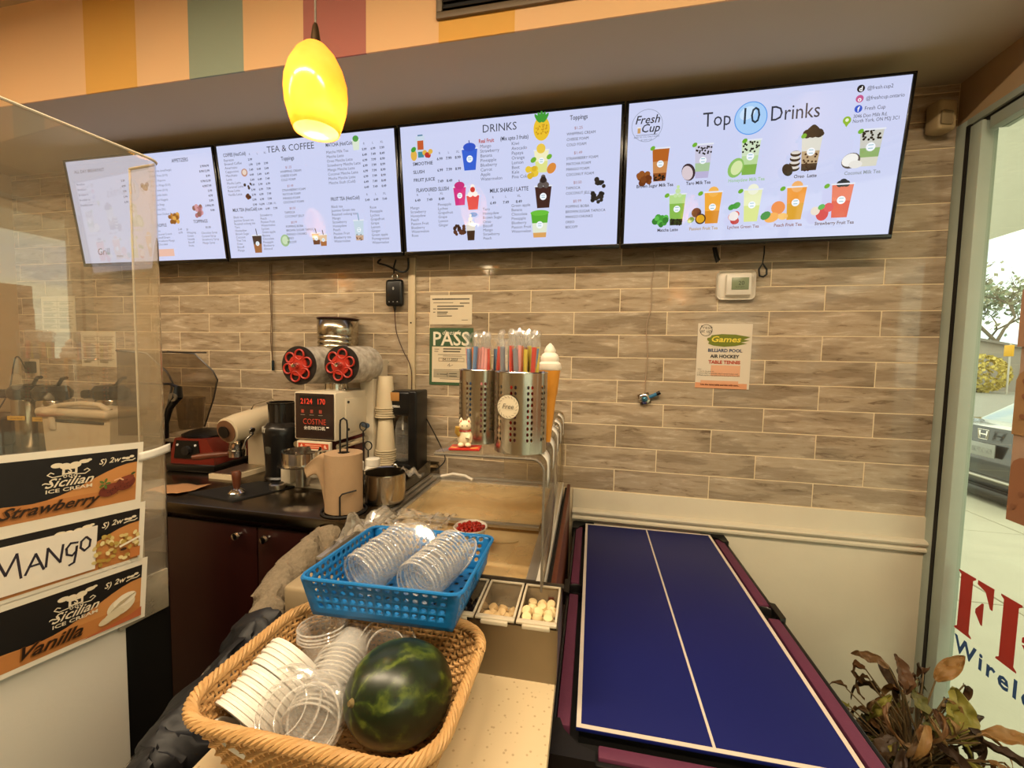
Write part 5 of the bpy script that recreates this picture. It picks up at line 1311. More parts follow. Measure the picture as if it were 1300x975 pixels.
def heap(w2, d2, levels, rr, y0=-1, y1=1, sp=.0235, z0=.012):
    o = []
    for li, (za, f0, f1) in enumerate(levels):
        nx = int((2 * w2 - .01) / sp)
        ys_ = d2 * f0
        while ys_ < d2 * f1 - .01:
            for k in range(nx): o.append((-w2 + .016 + k * sp + rr.uniform(-.002, .002) + (li % 2) * .006, ys_ + .012 + rr.uniform(-.002, .002), za + rr.uniform(0, .003)))
            ys_ += sp
    return [q for q in o if abs(q[0]) < w2 - .011 and abs(q[1]) < d2 - .011]
t, w2, d2 = topping_pan(0, 'rightmost topping pan full of round cream mochi'); rr = random.Random(1)
B().bx(-w2 + .004, w2 - .004, -d2 + .004, d2 - .004, .003, .066).obj('pan_insert', pm('pale pan insert', 'a89a80', .6), t)
fill(t, w2, d2, 'marsh', heap(w2, d2, ((.078, -1, 1), (.096, -1, .35), (.112, -.9, -.25)), rr), 'round cream mochi ball in the rightmost pan', 'mochi', 'mochi in the rightmost pan', 'mochi_ball')
t, w2, d2 = topping_pan(1, 'topping pan second from the right with a few mochi')
B().bx(-w2 + .004, w2 - .004, -d2 + .004, d2 - .004, .003, .056).obj('pan_insert', pm('pale pan insert', 'a89a80', .6), t)
fill(t, w2, d2, 'marsh2', heap(w2, d2, ((.068, -1, .55), (.086, -1, -.05), (.10, -.8, -.4)), rr), 'tan mochi ball in the half filled pan', 'mochi', 'mochi in the half filled pan', 'mochi_ball')
t, w2, d2 = topping_pan(2, 'topping pan of dark berries beside the blue basket')
B().bx(-w2 + .004, w2 - .004, -d2 + .004, d2 - .004, .003, .056).obj('pan_insert', pm('pale pan insert', 'a89a80', .6), t)
fill(t, w2, d2, 'berry', heap(w2, d2, ((.066, -1, 1), (.080, -.8, .6)), rr, sp=.0205), 'dark round berry in the topping pan', 'berry', 'dark berries in the pan', 'dark_berry', .85)
for i in (3, 4): topping_pan(i, 'empty topping pan hidden under the blue basket')

# red topping bowl
t = thing('paper_bowl', 'white paper bowl of diced red fruit behind the blue basket', 'bowl', (1.788, -.765, .999))
B().lathe([(.034, 0), (.036, .003), (.048, .038), (.052, .041), (.050, .044), (.046, .04), (.034, .006), (0, .005)], 28, cap0=True, cap1=False).obj('bowl', paper_w, t)
redb = B().box((0, 0, 0), (.011, .010, .009), .002).mesh('fruit_cube', pm('red fruit', '9c2418', .3, 0, .2, 60))
rr = random.Random(8)
for k in range(34):
    a = k * 2.4; q = .042 * math.sqrt((k + .5) / 34)
    o = put('fruit_cube', redb, None, (1.788 + q * math.cos(a), -.765 + q * math.sin(a), .999 + .036 + .006 * (1 - q / .042) + rr.uniform(0, .004)), (rr.uniform(-.6, .6), rr.uniform(-.6, .6), rr.uniform(0, 3)))
    tag(o, 'small red fruit cube heaped in the white paper bowl', 'fruit', 'red fruit cubes')
B().lathe([(.034, .006), (.045, .033), (0, .036)], 24).obj('fruit_bed', pm('red fruit', '9c2418', .3, 0, .2, 60), t)

# ------------------------------------------------------------------ wicker basket
wk = pm('golden wicker', 'b48c58', .6, 0, .25, 40, .2, 120)
BX0, BX1, BY0, BY1 = 1.532, 1.950, -1.468, -1.160
bk = thing('wicker_basket', 'golden woven wicker tray basket on the quartz counter', 'basket', ((BX0 + BX1) / 2, (BY0 + BY1) / 2, QZ), .012)
BW, BD = (BX1 - BX0) / 2, (BY1 - BY0) / 2; BH = .128
def rrect(w_, d_, r, n):
    # n points evenly along a rounded rectangle
    segs = []; pts = []
    for cx, cy, a0 in ((w_ - r, d_ - r, 0), (-w_ + r, d_ - r, PI / 2), (-w_ + r, -d_ + r, PI), (w_ - r, -d_ + r, 1.5 * PI)):
        for k in range(9): a = a0 + k * PI / 16; pts.append(V((cx + r * math.cos(a), cy + r * math.sin(a))))
    pts.append(pts[0]); L = [0]
    for a, b_ in zip(pts, pts[1:]): L.append(L[-1] + (b_ - a).length)
    o = []; j = 0
    for k in range(n):
        s_ = L[-1] * k / n
        while L[j + 1] < s_: j += 1
        f = (s_ - L[j]) / max(L[j + 1] - L[j], 1e-9); o.append(pts[j].lerp(pts[j + 1], f))
    return o
NS = 104
lv = lambda t: (BW - .040 * (1 - t), BD - .040 * (1 - t))
def wall_pt(k, t, off=0):
    w_, d_ = lv(t)
    q = rrect(w_ + off, d_ + off, .05 + .02 * t, NS * 2)[k % (NS * 2)]
    return V((q.x, q.y, .006 + (BH - .012) * t))
rows = 13
for r in range(rows):
    t = (r + .5) / rows
    w_, d_ = lv(t)
    base = [rrect(w_ + o_, d_ + o_, .05 + .02 * t, NS * 2) for o_ in (-.0030, 0, .0030)]
    pts = []
    for k in range(NS * 2):
        s_ = 1 if k % 2 else (2 if ((k // 2 + r) % 2) else 0)
        q = base[s_][k]; pts.append((q.x, q.y, .006 + (BH - .012) * t))
    B().tube(pts, .0034, 5, True).obj('weaver', wk, bk)
st0, st1 = [rrect(*lv(t), .05 + .02 * t, NS * 2) for t in (0, 1)]
b = B()
for k in range(0, NS * 2, 2):
    b.tube([(st0[k].x, st0[k].y, .004), (st1[k].x, st1[k].y, BH - .004)], .0026, 5)
so_ = b.obj('stakes', wk, bk); so_['kind'] = 'stuff'
rim = rrect(BW + .004, BD + .004, .072, 180)
for ph in range(6):
    pts = []
    for k in range(180):
        a = k * 2 * PI * 22 / 180 + ph * PI / 3
        q = rim[k]; nx = V((q.x / BW, q.y / BD)); nx.normalize()
        pts.append((q.x + nx.x * .0072 * math.cos(a), q.y + nx.y * .0072 * math.cos(a), BH + .0072 * math.sin(a)))
    B().tube(pts, .0040, 6, True).obj('rim_strand', wk, bk)
bw0, bd0 = lv(0)
n1, n2 = 26, 20
for i in range(n1):
    y = -bd0 + .012 + (2 * bd0 - .024) * i / (n1 - 1)
    B().tube([(-bw0 + .01 + (2 * bw0 - .02) * k / (2 * n2), y, .008 + .003 * math.sin(PI * k / 2 + PI * (i % 2) + PI / 2 * 0) * (1 if k % 2 else 0)) for k in range(2 * n2 + 1)], .0035, 5).obj('base_weaver', wk, bk)
for i in range(n2):
    x = -bw0 + .014 + (2 * bw0 - .028) * (i + .5) / n2
    B().tube([(x, -bd0 + .008, .008), (x, bd0 - .008, .008)], .0025, 5).obj('base_stake', wk, bk)
B().bx(-bw0 + .02, bw0 - .02, -bd0 + .02, bd0 - .02, .001, .003).obj('base_sheet', pm('dark wicker ground', '7d5a30', .8), bk)

# watermelon
def melon_mat():
    mt = bpy.data.materials.new('watermelon rind'); mt.use_nodes = True
    t = mt.node_tree; n = t.nodes; l = t.links; p = n['Principled BSDF']
    tcn = n.new('ShaderNodeTexCoord'); mp_ = n.new('ShaderNodeMapping'); mp_.inputs['Scale'].default_value = (1, 1, .25); l.new(tcn.outputs['Object'], mp_.inputs[0])
    sx = n.new('ShaderNodeSeparateXYZ'); l.new(tcn.outputs['Object'], sx.inputs[0])
    at = n.new('ShaderNodeMath'); at.operation = 'ARCTAN2'; l.new(sx.outputs[1], at.inputs[0]); l.new(sx.outputs[0], at.inputs[1])
    no = n.new('ShaderNodeTexNoise'); no.inputs['Scale'].default_value = 32; no.inputs['Detail'].default_value = 5; l.new(tcn.outputs['Object'], no.inputs['Vector'])
    ad = n.new('ShaderNodeMath'); ad.operation = 'MULTIPLY_ADD'; ad.inputs[1].default_value = 1.5; l.new(no.outputs[0], ad.inputs[0]); l.new(at.outputs[0], ad.inputs[2])
    mu = n.new('ShaderNodeMath'); mu.operation = 'MULTIPLY'; mu.inputs[1].default_value = 7; l.new(ad.outputs[0], mu.inputs[0])
    sn = n.new('ShaderNodeMath'); sn.operation = 'SINE'; l.new(mu.outputs[0], sn.inputs[0])
    n2_ = n.new('ShaderNodeTexNoise'); n2_.inputs['Scale'].default_value = 60; l.new(mp_.outputs[0], n2_.inputs['Vector'])
    m2 = n.new('ShaderNodeMath'); m2.operation = 'MULTIPLY_ADD'; m2.inputs[1].default_value = 1.6; l.new(n2_.outputs[0], m2.inputs[0]); l.new(sn.outputs[0], m2.inputs[2])
    rm = n.new('ShaderNodeValToRGB'); c_ = rm.color_ramp
    c_.elements[0].position = .48; c_.elements[0].color = (*lin('182210'), 1); c_.elements[1].position = 1.0; c_.elements[1].color = (*lin('5d6a22'), 1)
    e_ = c_.elements.new(.8); e_.color = (*lin('2a3814'), 1)
    mr = n.new('ShaderNodeMapRange'); mr.inputs[1].default_value = -1; mr.inputs[2].default_value = 2.2; l.new(m2.outputs[0], mr.inputs[0]); l.new(mr.outputs[0], rm.inputs[0])
    l.new(rm.outputs[0], p.inputs['Base Color']); p.inputs['Roughness'].default_value = .32
    return mt
t = thing('watermelon', 'whole dark green striped watermelon in the wicker basket', 'watermelon', (1.835, -1.312, .968))
t.rotation_euler = (math.radians(68), 0, math.radians(-28))
B().sph((0, 0, 0), (.082, .080, .099), 40, 26).obj('rind', melon_mat(), t)
B().lathe([(.008, .097), (.005, .101), (.004, .104)], 12).obj('stem_scar', pm('dry stem', '6a5a36', .8), t)

# lids and cups
def axis_rot(d): return V(d).normalized().to_track_quat('Z', 'Y').to_euler()
def stack(me_, nm, start, d, n, gap, label, cat, grp, jit=.001, sd=1):
    rr = random.Random(sd); d = V(d).normalized(); e_ = axis_rot(d); s = V(start)
    for k in range(n):
        o = put(nm, me_, None, s + d * gap * k + V((rr.uniform(-jit, jit), rr.uniform(-jit, jit), rr.uniform(-jit, jit))), e_)
        tag(o, label, cat, grp)
wl_me = B().lathe([(.0, .004), (.046, .004), (.048, .001), (.0545, .0), (.0575, .001), (.0575, .0055), (.0555, .0065), (.054, .0105), (.0525, .0095), (.0525, .004)], 40, cap0=False, cap1=False).mesh('white_food_lid', pm('white lid plastic', 'd8d3c9', .4, 0, .02))
stack(wl_me, 'white_food_lid', (1.594, -1.405, .935), (.22, .80, .42), 12, .0098, 'white plastic lid in the ribbed stack in the wicker basket', 'lid', 'white lids in the wicker basket')
o = put('white_food_lid', wl_me, None, (1.612, -1.422, .925), axis_rot((.30, .62, .60))); tag(o, 'loose white plastic lid slipping off the front of its stack', 'lid', 'white lids in the wicker basket')
cl_b = B(); cl_b.lathe([(.0, .007), (.026, .007), (.030, .003), (.040, .003), (.043, .0), (.049, .0), (.050, .002), (.050, .008), (.049, .0085)], 40, cap0=False, cap1=False); n0 = len(cl_b.bm.faces)
torus = lambda b_, r, z, q: b_.tube([(r * math.cos(a), r * math.sin(a), z) for a in [k * PI / 20 for k in range(40)]], q, 5, True)
torus(cl_b, .0500, .004, .0015); torus(cl_b, .028, .006, .0009); cl_me = cl_b.mesh2('clear_lid', clearp, n0, rimp)
cc_b = B(); cc_b.lathe([(.0, .0), (.030, .0), (.032, .003), (.0435, .074), (.048, .0745), (.0495, .077), (.048, .079)], 36, cap0=False, cap1=False); n0 = len(cc_b.bm.faces)
torus(cc_b, .0485, .077, .0018); cc_me = cc_b.mesh2('clear_cup', clearp, n0, rimp)
bg_b = B(); bg_b.lathe([(.0, .014), (.036, .014), (.042, .006), (.050, .006), (.054, .001), (.060, .0), (.062, .003), (.062, .010), (.060, .012)], 44, cap0=False, cap1=False); n0 = len(bg_b.bm.faces)
torus(bg_b, .0615, .006, .0016); torus(bg_b, .040, .010, .0011); big_me = bg_b.mesh2('clear_dome_lid', clearp, n0, rimp)
stack(cc_me, 'clear_cup', (1.735, -1.330, .938), (-.10, -.90, .42), 1, .0, 'clear plastic cup at the mouth of the nested row', 'cup', 'clear cups in the wicker basket')
stack(cc_me, 'clear_cup', (1.672, -1.190, .962), (.20, -.95, -.10), 14, .0098, 'clear plastic cup in the nested row left of the watermelon', 'cup', 'clear cups in the wicker basket')
stack(cc_me, 'clear_cup', (1.618, -1.225, .895), (-.08, .1, 1), 4, .007, 'clear plastic cup in the short stack at the back left of the basket', 'cup', 'clear cups in the wicker basket')
o = put('clear_dome_lid', big_me, None, (1.702, -1.392, .965), axis_rot((.30, -.55, .72))); tag(o, 'large clear lid leaning on the white lids', 'lid', 'large clear lids')
o = put('clear_dome_lid', big_me, None, (1.672, -1.398, .975), axis_rot((.05, -.62, .75))); tag(o, 'large clear lid behind the front one over the white lids', 'lid', 'large clear lids')
o = put('clear_dome_lid', big_me, None, (1.758, -1.218, .962), axis_rot((.10, -.85, .45))); tag(o, 'large clear lid standing behind the watermelon', 'lid', 'large clear lids')

# blue perforated basket
blu = pm('blue plastic', '186cac', .35, 0, .05, 10)
bb_ = thing('blue_basket', 'blue perforated plastic basket full of clear lids', 'basket', (1.735, -1.078, 1.008), .05)
bb_.rotation_euler = (-.06, 0, .05)
w0, w1, d0, d1, hh = .150, .168, .137, .155, .082
def bwall(a0, a1, b0, b1, nu):
    f = lambda u, v: V(a0).lerp(V(a1), u).lerp(V(b0).lerp(V(b1), u), v)
    B().perf(f, nu, 5, lambda i, j: 0 < i < nu - 1 and j >= 1 or (0 < i < nu - 1 and j == 0 and False), .30).obj('wall', blu, bb_, solid=.002, ang=30)
bwall((-w0, -d0, 0), (w0, -d0, 0), (-w1, -d1, hh), (w1, -d1, hh), 17)
bwall((-w0, d0, 0), (w0, d0, 0), (-w1, d1, hh), (w1, d1, hh), 17)
bwall((-w0, -d0, 0), (-w0, d0, 0), (-w1, -d1, hh), (-w1, d1, hh), 15)
bwall((w0, -d0, 0), (w0, d0, 0), (w1, -d1, hh), (w1, d1, hh), 15)
B().perf(lambda u, v: V((-w0 + 2 * w0 * u, -d0 + 2 * d0 * v, .0015)), 16, 14, lambda i, j: (i + j) % 2 == 0 and 0 < i < 15 and 0 < j < 13, .3).obj('bottom', blu, bb_, solid=.002)
q = rrect(w1 + .003, d1 + .003, .022, 96)
B().tube([(a.x, a.y, hh) for a in q], .0042, 8, True).obj('rim', blu, bb_)
for s in (-1, 1): B().box((s * (w1 + .006), 0, hh - .012), (.008, .09, .022), .003).obj('grip', blu, bb_)
L2 = lambda x, y, z: (M.Translation((1.735, -1.078, 1.008)) @ M.Rotation(.05, 4, 'Z') @ M.Rotation(-.06, 4, 'X')) @ V((x, y, z))
stack(cl_me, 'clear_lid', L2(.050, -.085, .056), (.22, .93, .10), 15, .0105, 'clear round lid in the right hand stack in the blue basket', 'lid', 'clear lids in the blue basket', .0012, 4)
stack(cl_me, 'clear_lid', L2(-.085, -.075, .056), (.30, .90, .18), 14, .0105, 'clear round lid in the left hand stack in the blue basket', 'lid', 'clear lids in the blue basket', .0015, 5)
for k, (x, y, z, d) in enumerate(((-.02, .09, .075, (.3, -.6, .6)), (-.06, .105, .07, (-.2, -.5, .7)), (.115, .06, .06, (-.6, -.3, .6)))):
    o = put('clear_lid', cl_me, None, L2(x, y, z), axis_rot(d)); tag(o, ('loose clear lid leaning behind the two stacks', 'loose clear lid at the back left of the blue basket', 'loose clear lid at the right side of the blue basket')[k], 'lid', 'clear lids in the blue basket')

# crumpled plastic bag over the freezer corner
b = B(); NZ.seed_set(3)
def bag(u, v):
    x = 1.40 + .30 * u; y = -.93 + .26 * v + .04 * u
    z = 1.008 + .075 * abs(NZ.noise(V((u * 4, v * 4, .3)))) + .03 * math.exp(-((u - .15) ** 2 + (v - .3) ** 2) / .04) + .02 * abs(NZ.noise(V((u * 11, v * 11, 1.3))))
    if u < .12: z -= (.12 - u) * .5
    return V((x, y, z))
b.grid(bag, 34, 28)
tag(b.obj('plastic_bag', clear('bag film', 'ffffff', .16, 'd8cfbd', 1.42, .12, 2.5, 30, .5), ang=12), 'crumpled clear plastic bag behind the blue basket', 'plastic bag')
# ------------------------------------------------------------------ ice cream cabinet with clear guard in the left foreground
PX = 1.05; GT = -.10
GM = M.Translation((PX, -1.075, 0)) @ M.Rotation(GT, 4, 'Z')
fz = thing('ice_cream_cabinet', 'white ice cream cabinet with black end post in the left foreground', 'freezer cabinet', (PX, -1.075, 0), GT)
wht = pm('white cabinet enamel', 'cfc9bb', .45, 0, .03, 4, .1, 60)
B().bx(-.62, 0, -1.9, -.108, .05, 1.06, .008).obj('body', wht, fz)
B().bx(-.60, -.012, -.107, -.002, .0, .925, .004).obj('end_post', pm('black end panel', '0d0c0b', .4), fz)
B().bx(-.58, -.04, -1.86, -.108, 0, .05).obj('plinth', black_mt, fz)
sgd = thing('sneeze_guard', 'tall clear acrylic guard with rounded corner on the ice cream cabinet', 'guard', (PX, -1.075, 0), GT)
acr2 = clear('scuffed clear acrylic', 'f4efe4', .13, 'c9bda4', 1.49, .02, 4.0, 3)
rad = .03
pr_ = [(.006, -1.9), (.006, -rad)] + [(.006 - rad + rad * math.cos(a), -rad + rad * math.sin(a)) for a in [k * PI / 16 for k in range(1, 9)]] + [(-.115, 0)]
b = B(); rows = [b.ring([(x, y, .93), (x, y, 2.03)]) for x, y in pr_]; b.skin(rows, False)
b.obj('bent_sheet', acr2, sgd)
b = B(); b.tube([(x, y, 2.03) for x, y in pr_], .0032, 6); b.tube([(-.115, 0, .93), (-.115, 0, 2.03)], .003, 6)
b.obj('polished_edge', pm('acrylic edge', 'b5ab98', .25), sgd)
b = B(); b.bx(.004, .012, -.13, -.02, .88, .985, .002); b.obj('corner_joint', clear('milky joint', 'd6cfbf', .45, 'b9ae98', 1.45, .1), sgd)

PW = .335
def flavour(z0, hgt, name, label, fruit, hide=False):
    t = thing('flavour_poster', label, 'poster', GM @ V((.0125, -.412, z0)), 0, 'ice cream flavour posters')
    t.rotation_euler = (0, .075, PI / 2 + GT)
    B().bx(0, PW, -.0004, .0008, 0, hgt).obj('sheet', paper_w, t)
    p = Print(PW, hgt)
    p.rect(0, 0, 1, 1, 'ded6c4'); x0, x1, y0, y1 = .0, .965, .07, .90
    p.rect(x0, y0, x1, y1, 'c08348'); p.rect(x0, y0, x1, .30, 'b5763e')
    # dark wave
    n = 16; top = [(x0 + (x1 - x0) * k / n, (.30 if k < 6 else .30 + .36 * (1 - math.cos((k - 6) / (n - 6) * PI)) / 2) + .03 * math.sin(k * .5)) for k in range(n + 1)]
    for k in range(n): p.poly([top[k], top[k + 1], (top[k + 1][0], y1), (top[k][0], y1)], '14110f', -.0006)
    p.k += 4
    # emblem: scoop cart with scrolls, and the maker's lettering
    ex, ey = .585, .68
    for dx, dy, r, ry_ in ((-.06, .10, .030, .016), (-.02, .08, .028, .02), (.03, .085, .03, .02), (.075, .12, .028, .013), (.10, .135, .014, .008)): p.disc(ex + dx, ey + dy, r, 'dccfb4', 14, ry_)
    p.rect(ex - .035, ey - .04, ex + .04, ey + .05, 'dccfb4'); p.rect(ex - .022, ey - .02, ex + .028, ey + .03, '14110f'); p.text('S', ex + .003, ey - .018, .016, 'dccfb4', 'CENTER', 0, .0004)
    for s in (-1, 1):
        p.line([(ex + s * .03, ey - .05), (ex + s * .08, ey - .06), (ex + s * .105, ey - .02), (ex + s * .09, ey + .01), (ex + s * .075, ey - .01)], .0018, 'dccfb4')
    for k in (-.02, .005, .03): p.ring(ex + k, ey - .065, .010, .004, 'dccfb4', 10)
    p.text('Sicilian', ex, ey - .20, .027, 'dccfb4', 'CENTER', .45, .0003, 1, 1.1); p.text('ICE CREAM', ex + .005, ey - .275, .0105, 'dccfb4', 'CENTER', 0, .0002, 1, 1.5)
    p.text('~', ex - .13, ey - .19, .03, 'dccfb4')
    p.text('S)', .755, .72, .017, 'dccfb4', 'CENTER', .3, .0003); p.text('2w', .822, .73, .017, 'dccfb4', 'CENTER', .3, .0003)
    for dx, dy, r in ((-.022, .0, .013), (0, -.005, .015), (.025, .015, .015)): p.disc(.90 + dx, .775 + dy, r, 'dccfb4', 10, r * .6)
    p.line([(.865, .72), (.89, .735), (.93, .73), (.945, .75)], .0022, 'dccfb4')
    if name != 'Mango': p.text(name, .50 if name != 'Vanilla' else .46, .15, .030 if name != 'Vanilla' else .036, '7a4a1c', 'CENTER', .45, .0016, 1, 1.12)
    if name != 'Mango': p.text(name, .503 if name != 'Vanilla' else .463, .155, .030 if name != 'Vanilla' else .036, '201208', 'CENTER', .45, .0004, 1, 1.12)
    rr = random.Random(hash(name) % 97 if False else len(name))
    if fruit == 'straw':
        for cx_, cy_, r, ry_, a in ((.80, .30, .060, .040, .2), (.89, .38, .062, .048, .4)):
            p.disc(cx_, cy_, r, '6a2c1c', 20, ry_, a); p.disc(cx_ + .01, cy_ + .06, r * .7, '7d3a26', 16, ry_ * .5, a)
            for k in range(14): p.disc(cx_ + rr.uniform(-.045, .045), cy_ + rr.uniform(-.07, .07), .0035, '44180f', 6)
        for a in range(5): p.disc(.765 + .02 * math.cos(a * 1.25), .42 + .05 * math.sin(a * 1.25), .016, '4f6a2e', 8, .008, a * 1.25)
        p.disc(.93, .52, .015, '3a4a22', 8, .008, .4); p.line([(.82, .45), (.85, .47), (.87, .44)], .003, 'e6b48a')
    if fruit == 'mango':
        for k in range(46): p.disc(.70 + rr.random() * .25, .12 + rr.random() * .38 + (.15 if k % 3 == 0 else 0) * rr.random(), .017, ('cdb877', 'b59a4e', 'dfcf96', 'a8883a')[k % 4], 9, .012, rr.uniform(0, 3))
        p.line([(.84, .36), (.955, .44)], .005, 'e6dcc4'); p.disc(.86, .30, .02, '3a2416', 10, .01); p.rect(.90, .12, .962, .28, 'b5703a')
    if fruit == 'vanilla':
        p.disc(.84, .36, .085, 'd9ccb0', 24, .062, .25); p.disc(.86, .44, .07, 'e8ddc6', 22, .04, .25); p.disc(.76, .22, .05, 'cdbf9e', 16, .025, .3); p.disc(.80, .26, .06, 'd2c4a4', 16, .03, .2)
        for k in range(7): p.line([(.78 + k * .012, .32 + k * .012), (.83 + k * .014, .42 + k * .012), (.88 + k * .008, .46 + k * .004)], .0014, 'b5a684')
        p.poly([(.60, .07), (.965, .07), (.965, .22), (.9, .16)], 'b0603a')
    p.obj('print', INK, t, (0, -.0006, 0))
flavour(1.205, .150, 'Strawberry', 'strawberry ice cream poster, top of the three on the guard', 'straw')
flavour(1.060, .145, 'Mango', 'middle ice cream poster on the guard, half hidden by a handwritten card', 'mango')
flavour(.912, .150, 'Vanilla', 'vanilla ice cream poster, lowest of the three on the guard', 'vanilla')
t = thing('flavour_card', 'white card with handwritten MANGO over the middle poster', 'card', GM @ V((.0165, -.395, 1.077)))
t.rotation_euler = (0, .085, PI / 2 + GT)
B().bx(0, .222, -.0003, .0006, 0, .098).obj('card', pm('white card', 'ddd5c6', .6), t)
p = Print()
def hand(ch, x, y, s):
    G_ = {'M': [[(0, 0), (.1, 1), (.45, .25), (.8, 1), (1.0, 0)]], 'A': [[(0, 0), (.45, 1), (.9, .05)], [(.15, .38), (.75, .42)]], 'N': [[(0, 0), (.05, 1), (.75, .05), (.85, 1)]],
          'G': [[(.75, .95), (.3, 1), (.05, .7), (.1, .3), (.45, .15), (.7, .4), (.72, .7), (.68, .2), (.6, -.35), (.3, -.45)]], 'O': [[(.4, 1), (.08, .75), (.05, .3), (.35, .02), (.7, .25), (.75, .7), (.45, 1)]]}
    for pl in G_[ch]: p.line([(x + a * s, y + b_ * s * 1.25) for a, b_ in pl], .0042, '2c2833')
for ch, x, y, s in (('M', .062, .028, .040), ('A', .108, .031, .030), ('N', .138, .036, .030), ('G', .168, .040, .026), ('O', .192, .048, .024)): hand(ch, x, y, s)
p.obj('writing', INK, t, (0, -.0004, 0))
b = B(); b.grid(lambda u, v: GM @ V((.0165 + .006 * math.sin(u * 4), -.080 + .075 * u, 1.283 + .022 * v + .010 * u)), 8, 3)
tag(b.obj('paper_tape', paper_w, solid=.0006), 'strip of white paper tape wrapped round the guard corner', 'tape')

# ------------------------------------------------------------------ jacket draped between the cabinet and the freezer
ridge = [(1.285, -.74, .99), (1.285, -.86, .985), (1.290, -.96, .955), (1.318, -1.06, .915), (1.35, -1.17, .875), (1.36, -1.28, .852), (1.355, -1.40, .80), (1.34, -1.50, .70)]
def jpoint(s):
    f = s * (len(ridge) - 1); i = min(int(f), len(ridge) - 2); return V(ridge[i]).lerp(V(ridge[i + 1]), f - i)
def jsurf(s0, s1, hw, dep, quilt, sd, amp):
    def f(u, v):
        s = s0 + (s1 - s0) * v; c = jpoint(s); a = u * 2 * PI
        end = min(1, math.sqrt(max(0, min((v + .02) * 7, (1.02 - v) * 7))))
        wd = hw * (.75 + .25 * end); d = dep * end
        q = 1 + quilt * abs(math.sin(s * 34)) 
        x = c.x + math.cos(a) * wd * q; z = c.z - d + math.sin(a) * d * (1 + .03 * quilt * 3 * abs(math.sin(s * 34)))
        n_ = (NZ.noise(V((x * 13 + sd, c.y * 13, z * 13))) + .6 * NZ.noise(V((x * 30 + sd, c.y * 34, z * 22))) + .35 * NZ.noise(V((x * 70, c.y * 70, z * 70 + sd)))) * amp
        return V((x + n_, c.y + n_ * .6, z + n_ * .6))
    return f
fleece = pm('grey beige fleece', '7d705c', .95, 0, .4, 90, 1.0, 150)
puff = pm('black quilted nylon', '17171a', .55, 0, .2, 12, .1, 60)
jk = thing('jacket', 'dark quilted jacket with grey fleece lining draped beside the freezer', 'jacket', (0, 0, 0))
b = B(); b.grid(jsurf(0, .50, .055, .11, 0, 1, .022), 40, 50, True); b.obj('fleece_lining', fleece, jk)
b = B(); b.grid(jsurf(.47, 1, .065, .20, .30, 5, .030), 48, 90, True); b.obj('quilted_shell', puff, jk)
b = B(); b.grid(lambda u, v: jpoint(.60 + .25 * v) + V((-.06 + .03 * u, 0, -.02 - .05 * (1 - u) + .02 * NZ.noise(V((u * 7, v * 7, 2))))), 14, 14)
tag(b.obj('film_sheet', film, ang=15), 'piece of clear plastic film lying on the dark jacket', 'plastic film')

# ------------------------------------------------------------------ table tennis top on a small pool table
tb = thing('game_table', 'small pool table with purple rails and black corner pockets', 'game table', (2.113, -.040, 0), .0187)
W_, L_ = .5365, 1.0906
pur = pm('purple felt rail', '5a2640', .75, 0, .1, 60, .1, 200)
trim = pm('black table trim', '100e0e', .35, 0, .1)
wood = pm('walnut veneer', '5d3317', .42, 0, .3, 4, .05, 40, stretch=(6, 1, 6))
TZ = .785
b = B(); b.bx(-.040, W_ + .046, -L_ - .050, .024, .62, .755, .004); b.obj('apron', wood, tb)
b = B(); b.bx(-.050, W_ + .056, -L_ - .062, -L_ - .050, .745, TZ + .002, .003); b.bx(-.050, W_ + .056, .026, .034, .745, TZ + .002, .003); b.bx(-.052, -.042, -L_ - .05, .026, .745, TZ + .002, .003); b.bx(W_ + .048, W_ + .058, -L_ - .05, .026, .745, TZ + .002, .003)
b.obj('outer_trim', trim, tb)
B().bx(-.042, W_ + .048, -L_ - .05, .026, .75, .762).obj('bed', black_mt, tb)
ym = -L_ / 2
for x0, x1 in ((-.041, -.012), (W_ + .014, W_ + .046)):
    for y0, y1 in ((-L_ + .01, ym - .035), (ym + .035, -.02)):
        B().bx(x0, x1, y0, y1, .762, TZ + .006, .004).obj('rail', pur, tb)
for y0, y1 in ((-L_ - .048, -L_ - .020), (.006, .025)):
    B().bx(.045, W_ - .045, y0, y1, .762, TZ + .006, .004).obj('rail', pur, tb)
def pocket(cx, cy, side):
    b = B()
    if side:
        b.lathe([(.024, .70), (.026, .784), (.030, .789), (.032, .784), (.032, .70)], 20, (cx, cy, 0), None, True, False)
        sx = 1 if cx > .2 else -1
        b.prism([(cx + sx * .022, cy - .045), (cx + sx * .040, cy - .038), (cx + sx * .040, cy + .038), (cx + sx * .022, cy + .045)], .752, .797, 'z')
    else:
        sx = 1 if cx > .2 else -1; sy = 1 if cy > -.2 else -1
        b.prism([(cx + sx * .018, cy - sy * .045), (cx + sx * .042, cy - sy * .045), (cx + sx * .042, cy + sy * .028), (cx + sx * .03, cy + sy * .040), (cx - sx * .055, cy + sy * .040), (cx - sx * .055, cy + sy * .018), (cx - sx * .02, cy + sy * .008), (cx + sx * .008, cy - sy * .02)], .752, .796, 'z')
    b.obj('pocket', trim, tb)
for x in (-.020, W_ + .022):
    pocket(x, ym, True)
for x, y in ((-.016, -L_ - .024), (W_ + .020, -L_ - .024), (-.016, -.004), (W_ + .020, -.004)): pocket(x, y, False)
for x in (.0, W_):
    for y in (-.03, -L_ - .01): B().bx(x - .035, x + .035, y - .035, y + .035, 0, .62, .004).obj('leg', wood, tb)
tt = thing('tennis_top', 'blue table tennis top with white lines on the pool table', 'table top', (2.113, -.040, 0), .0187)
blue = pm('blue matte board', '10175a', .5, 0, .06, 3, .02, 200, spec=.3)
wl_ = pm('white line paint', 'cfc3b4', .5)
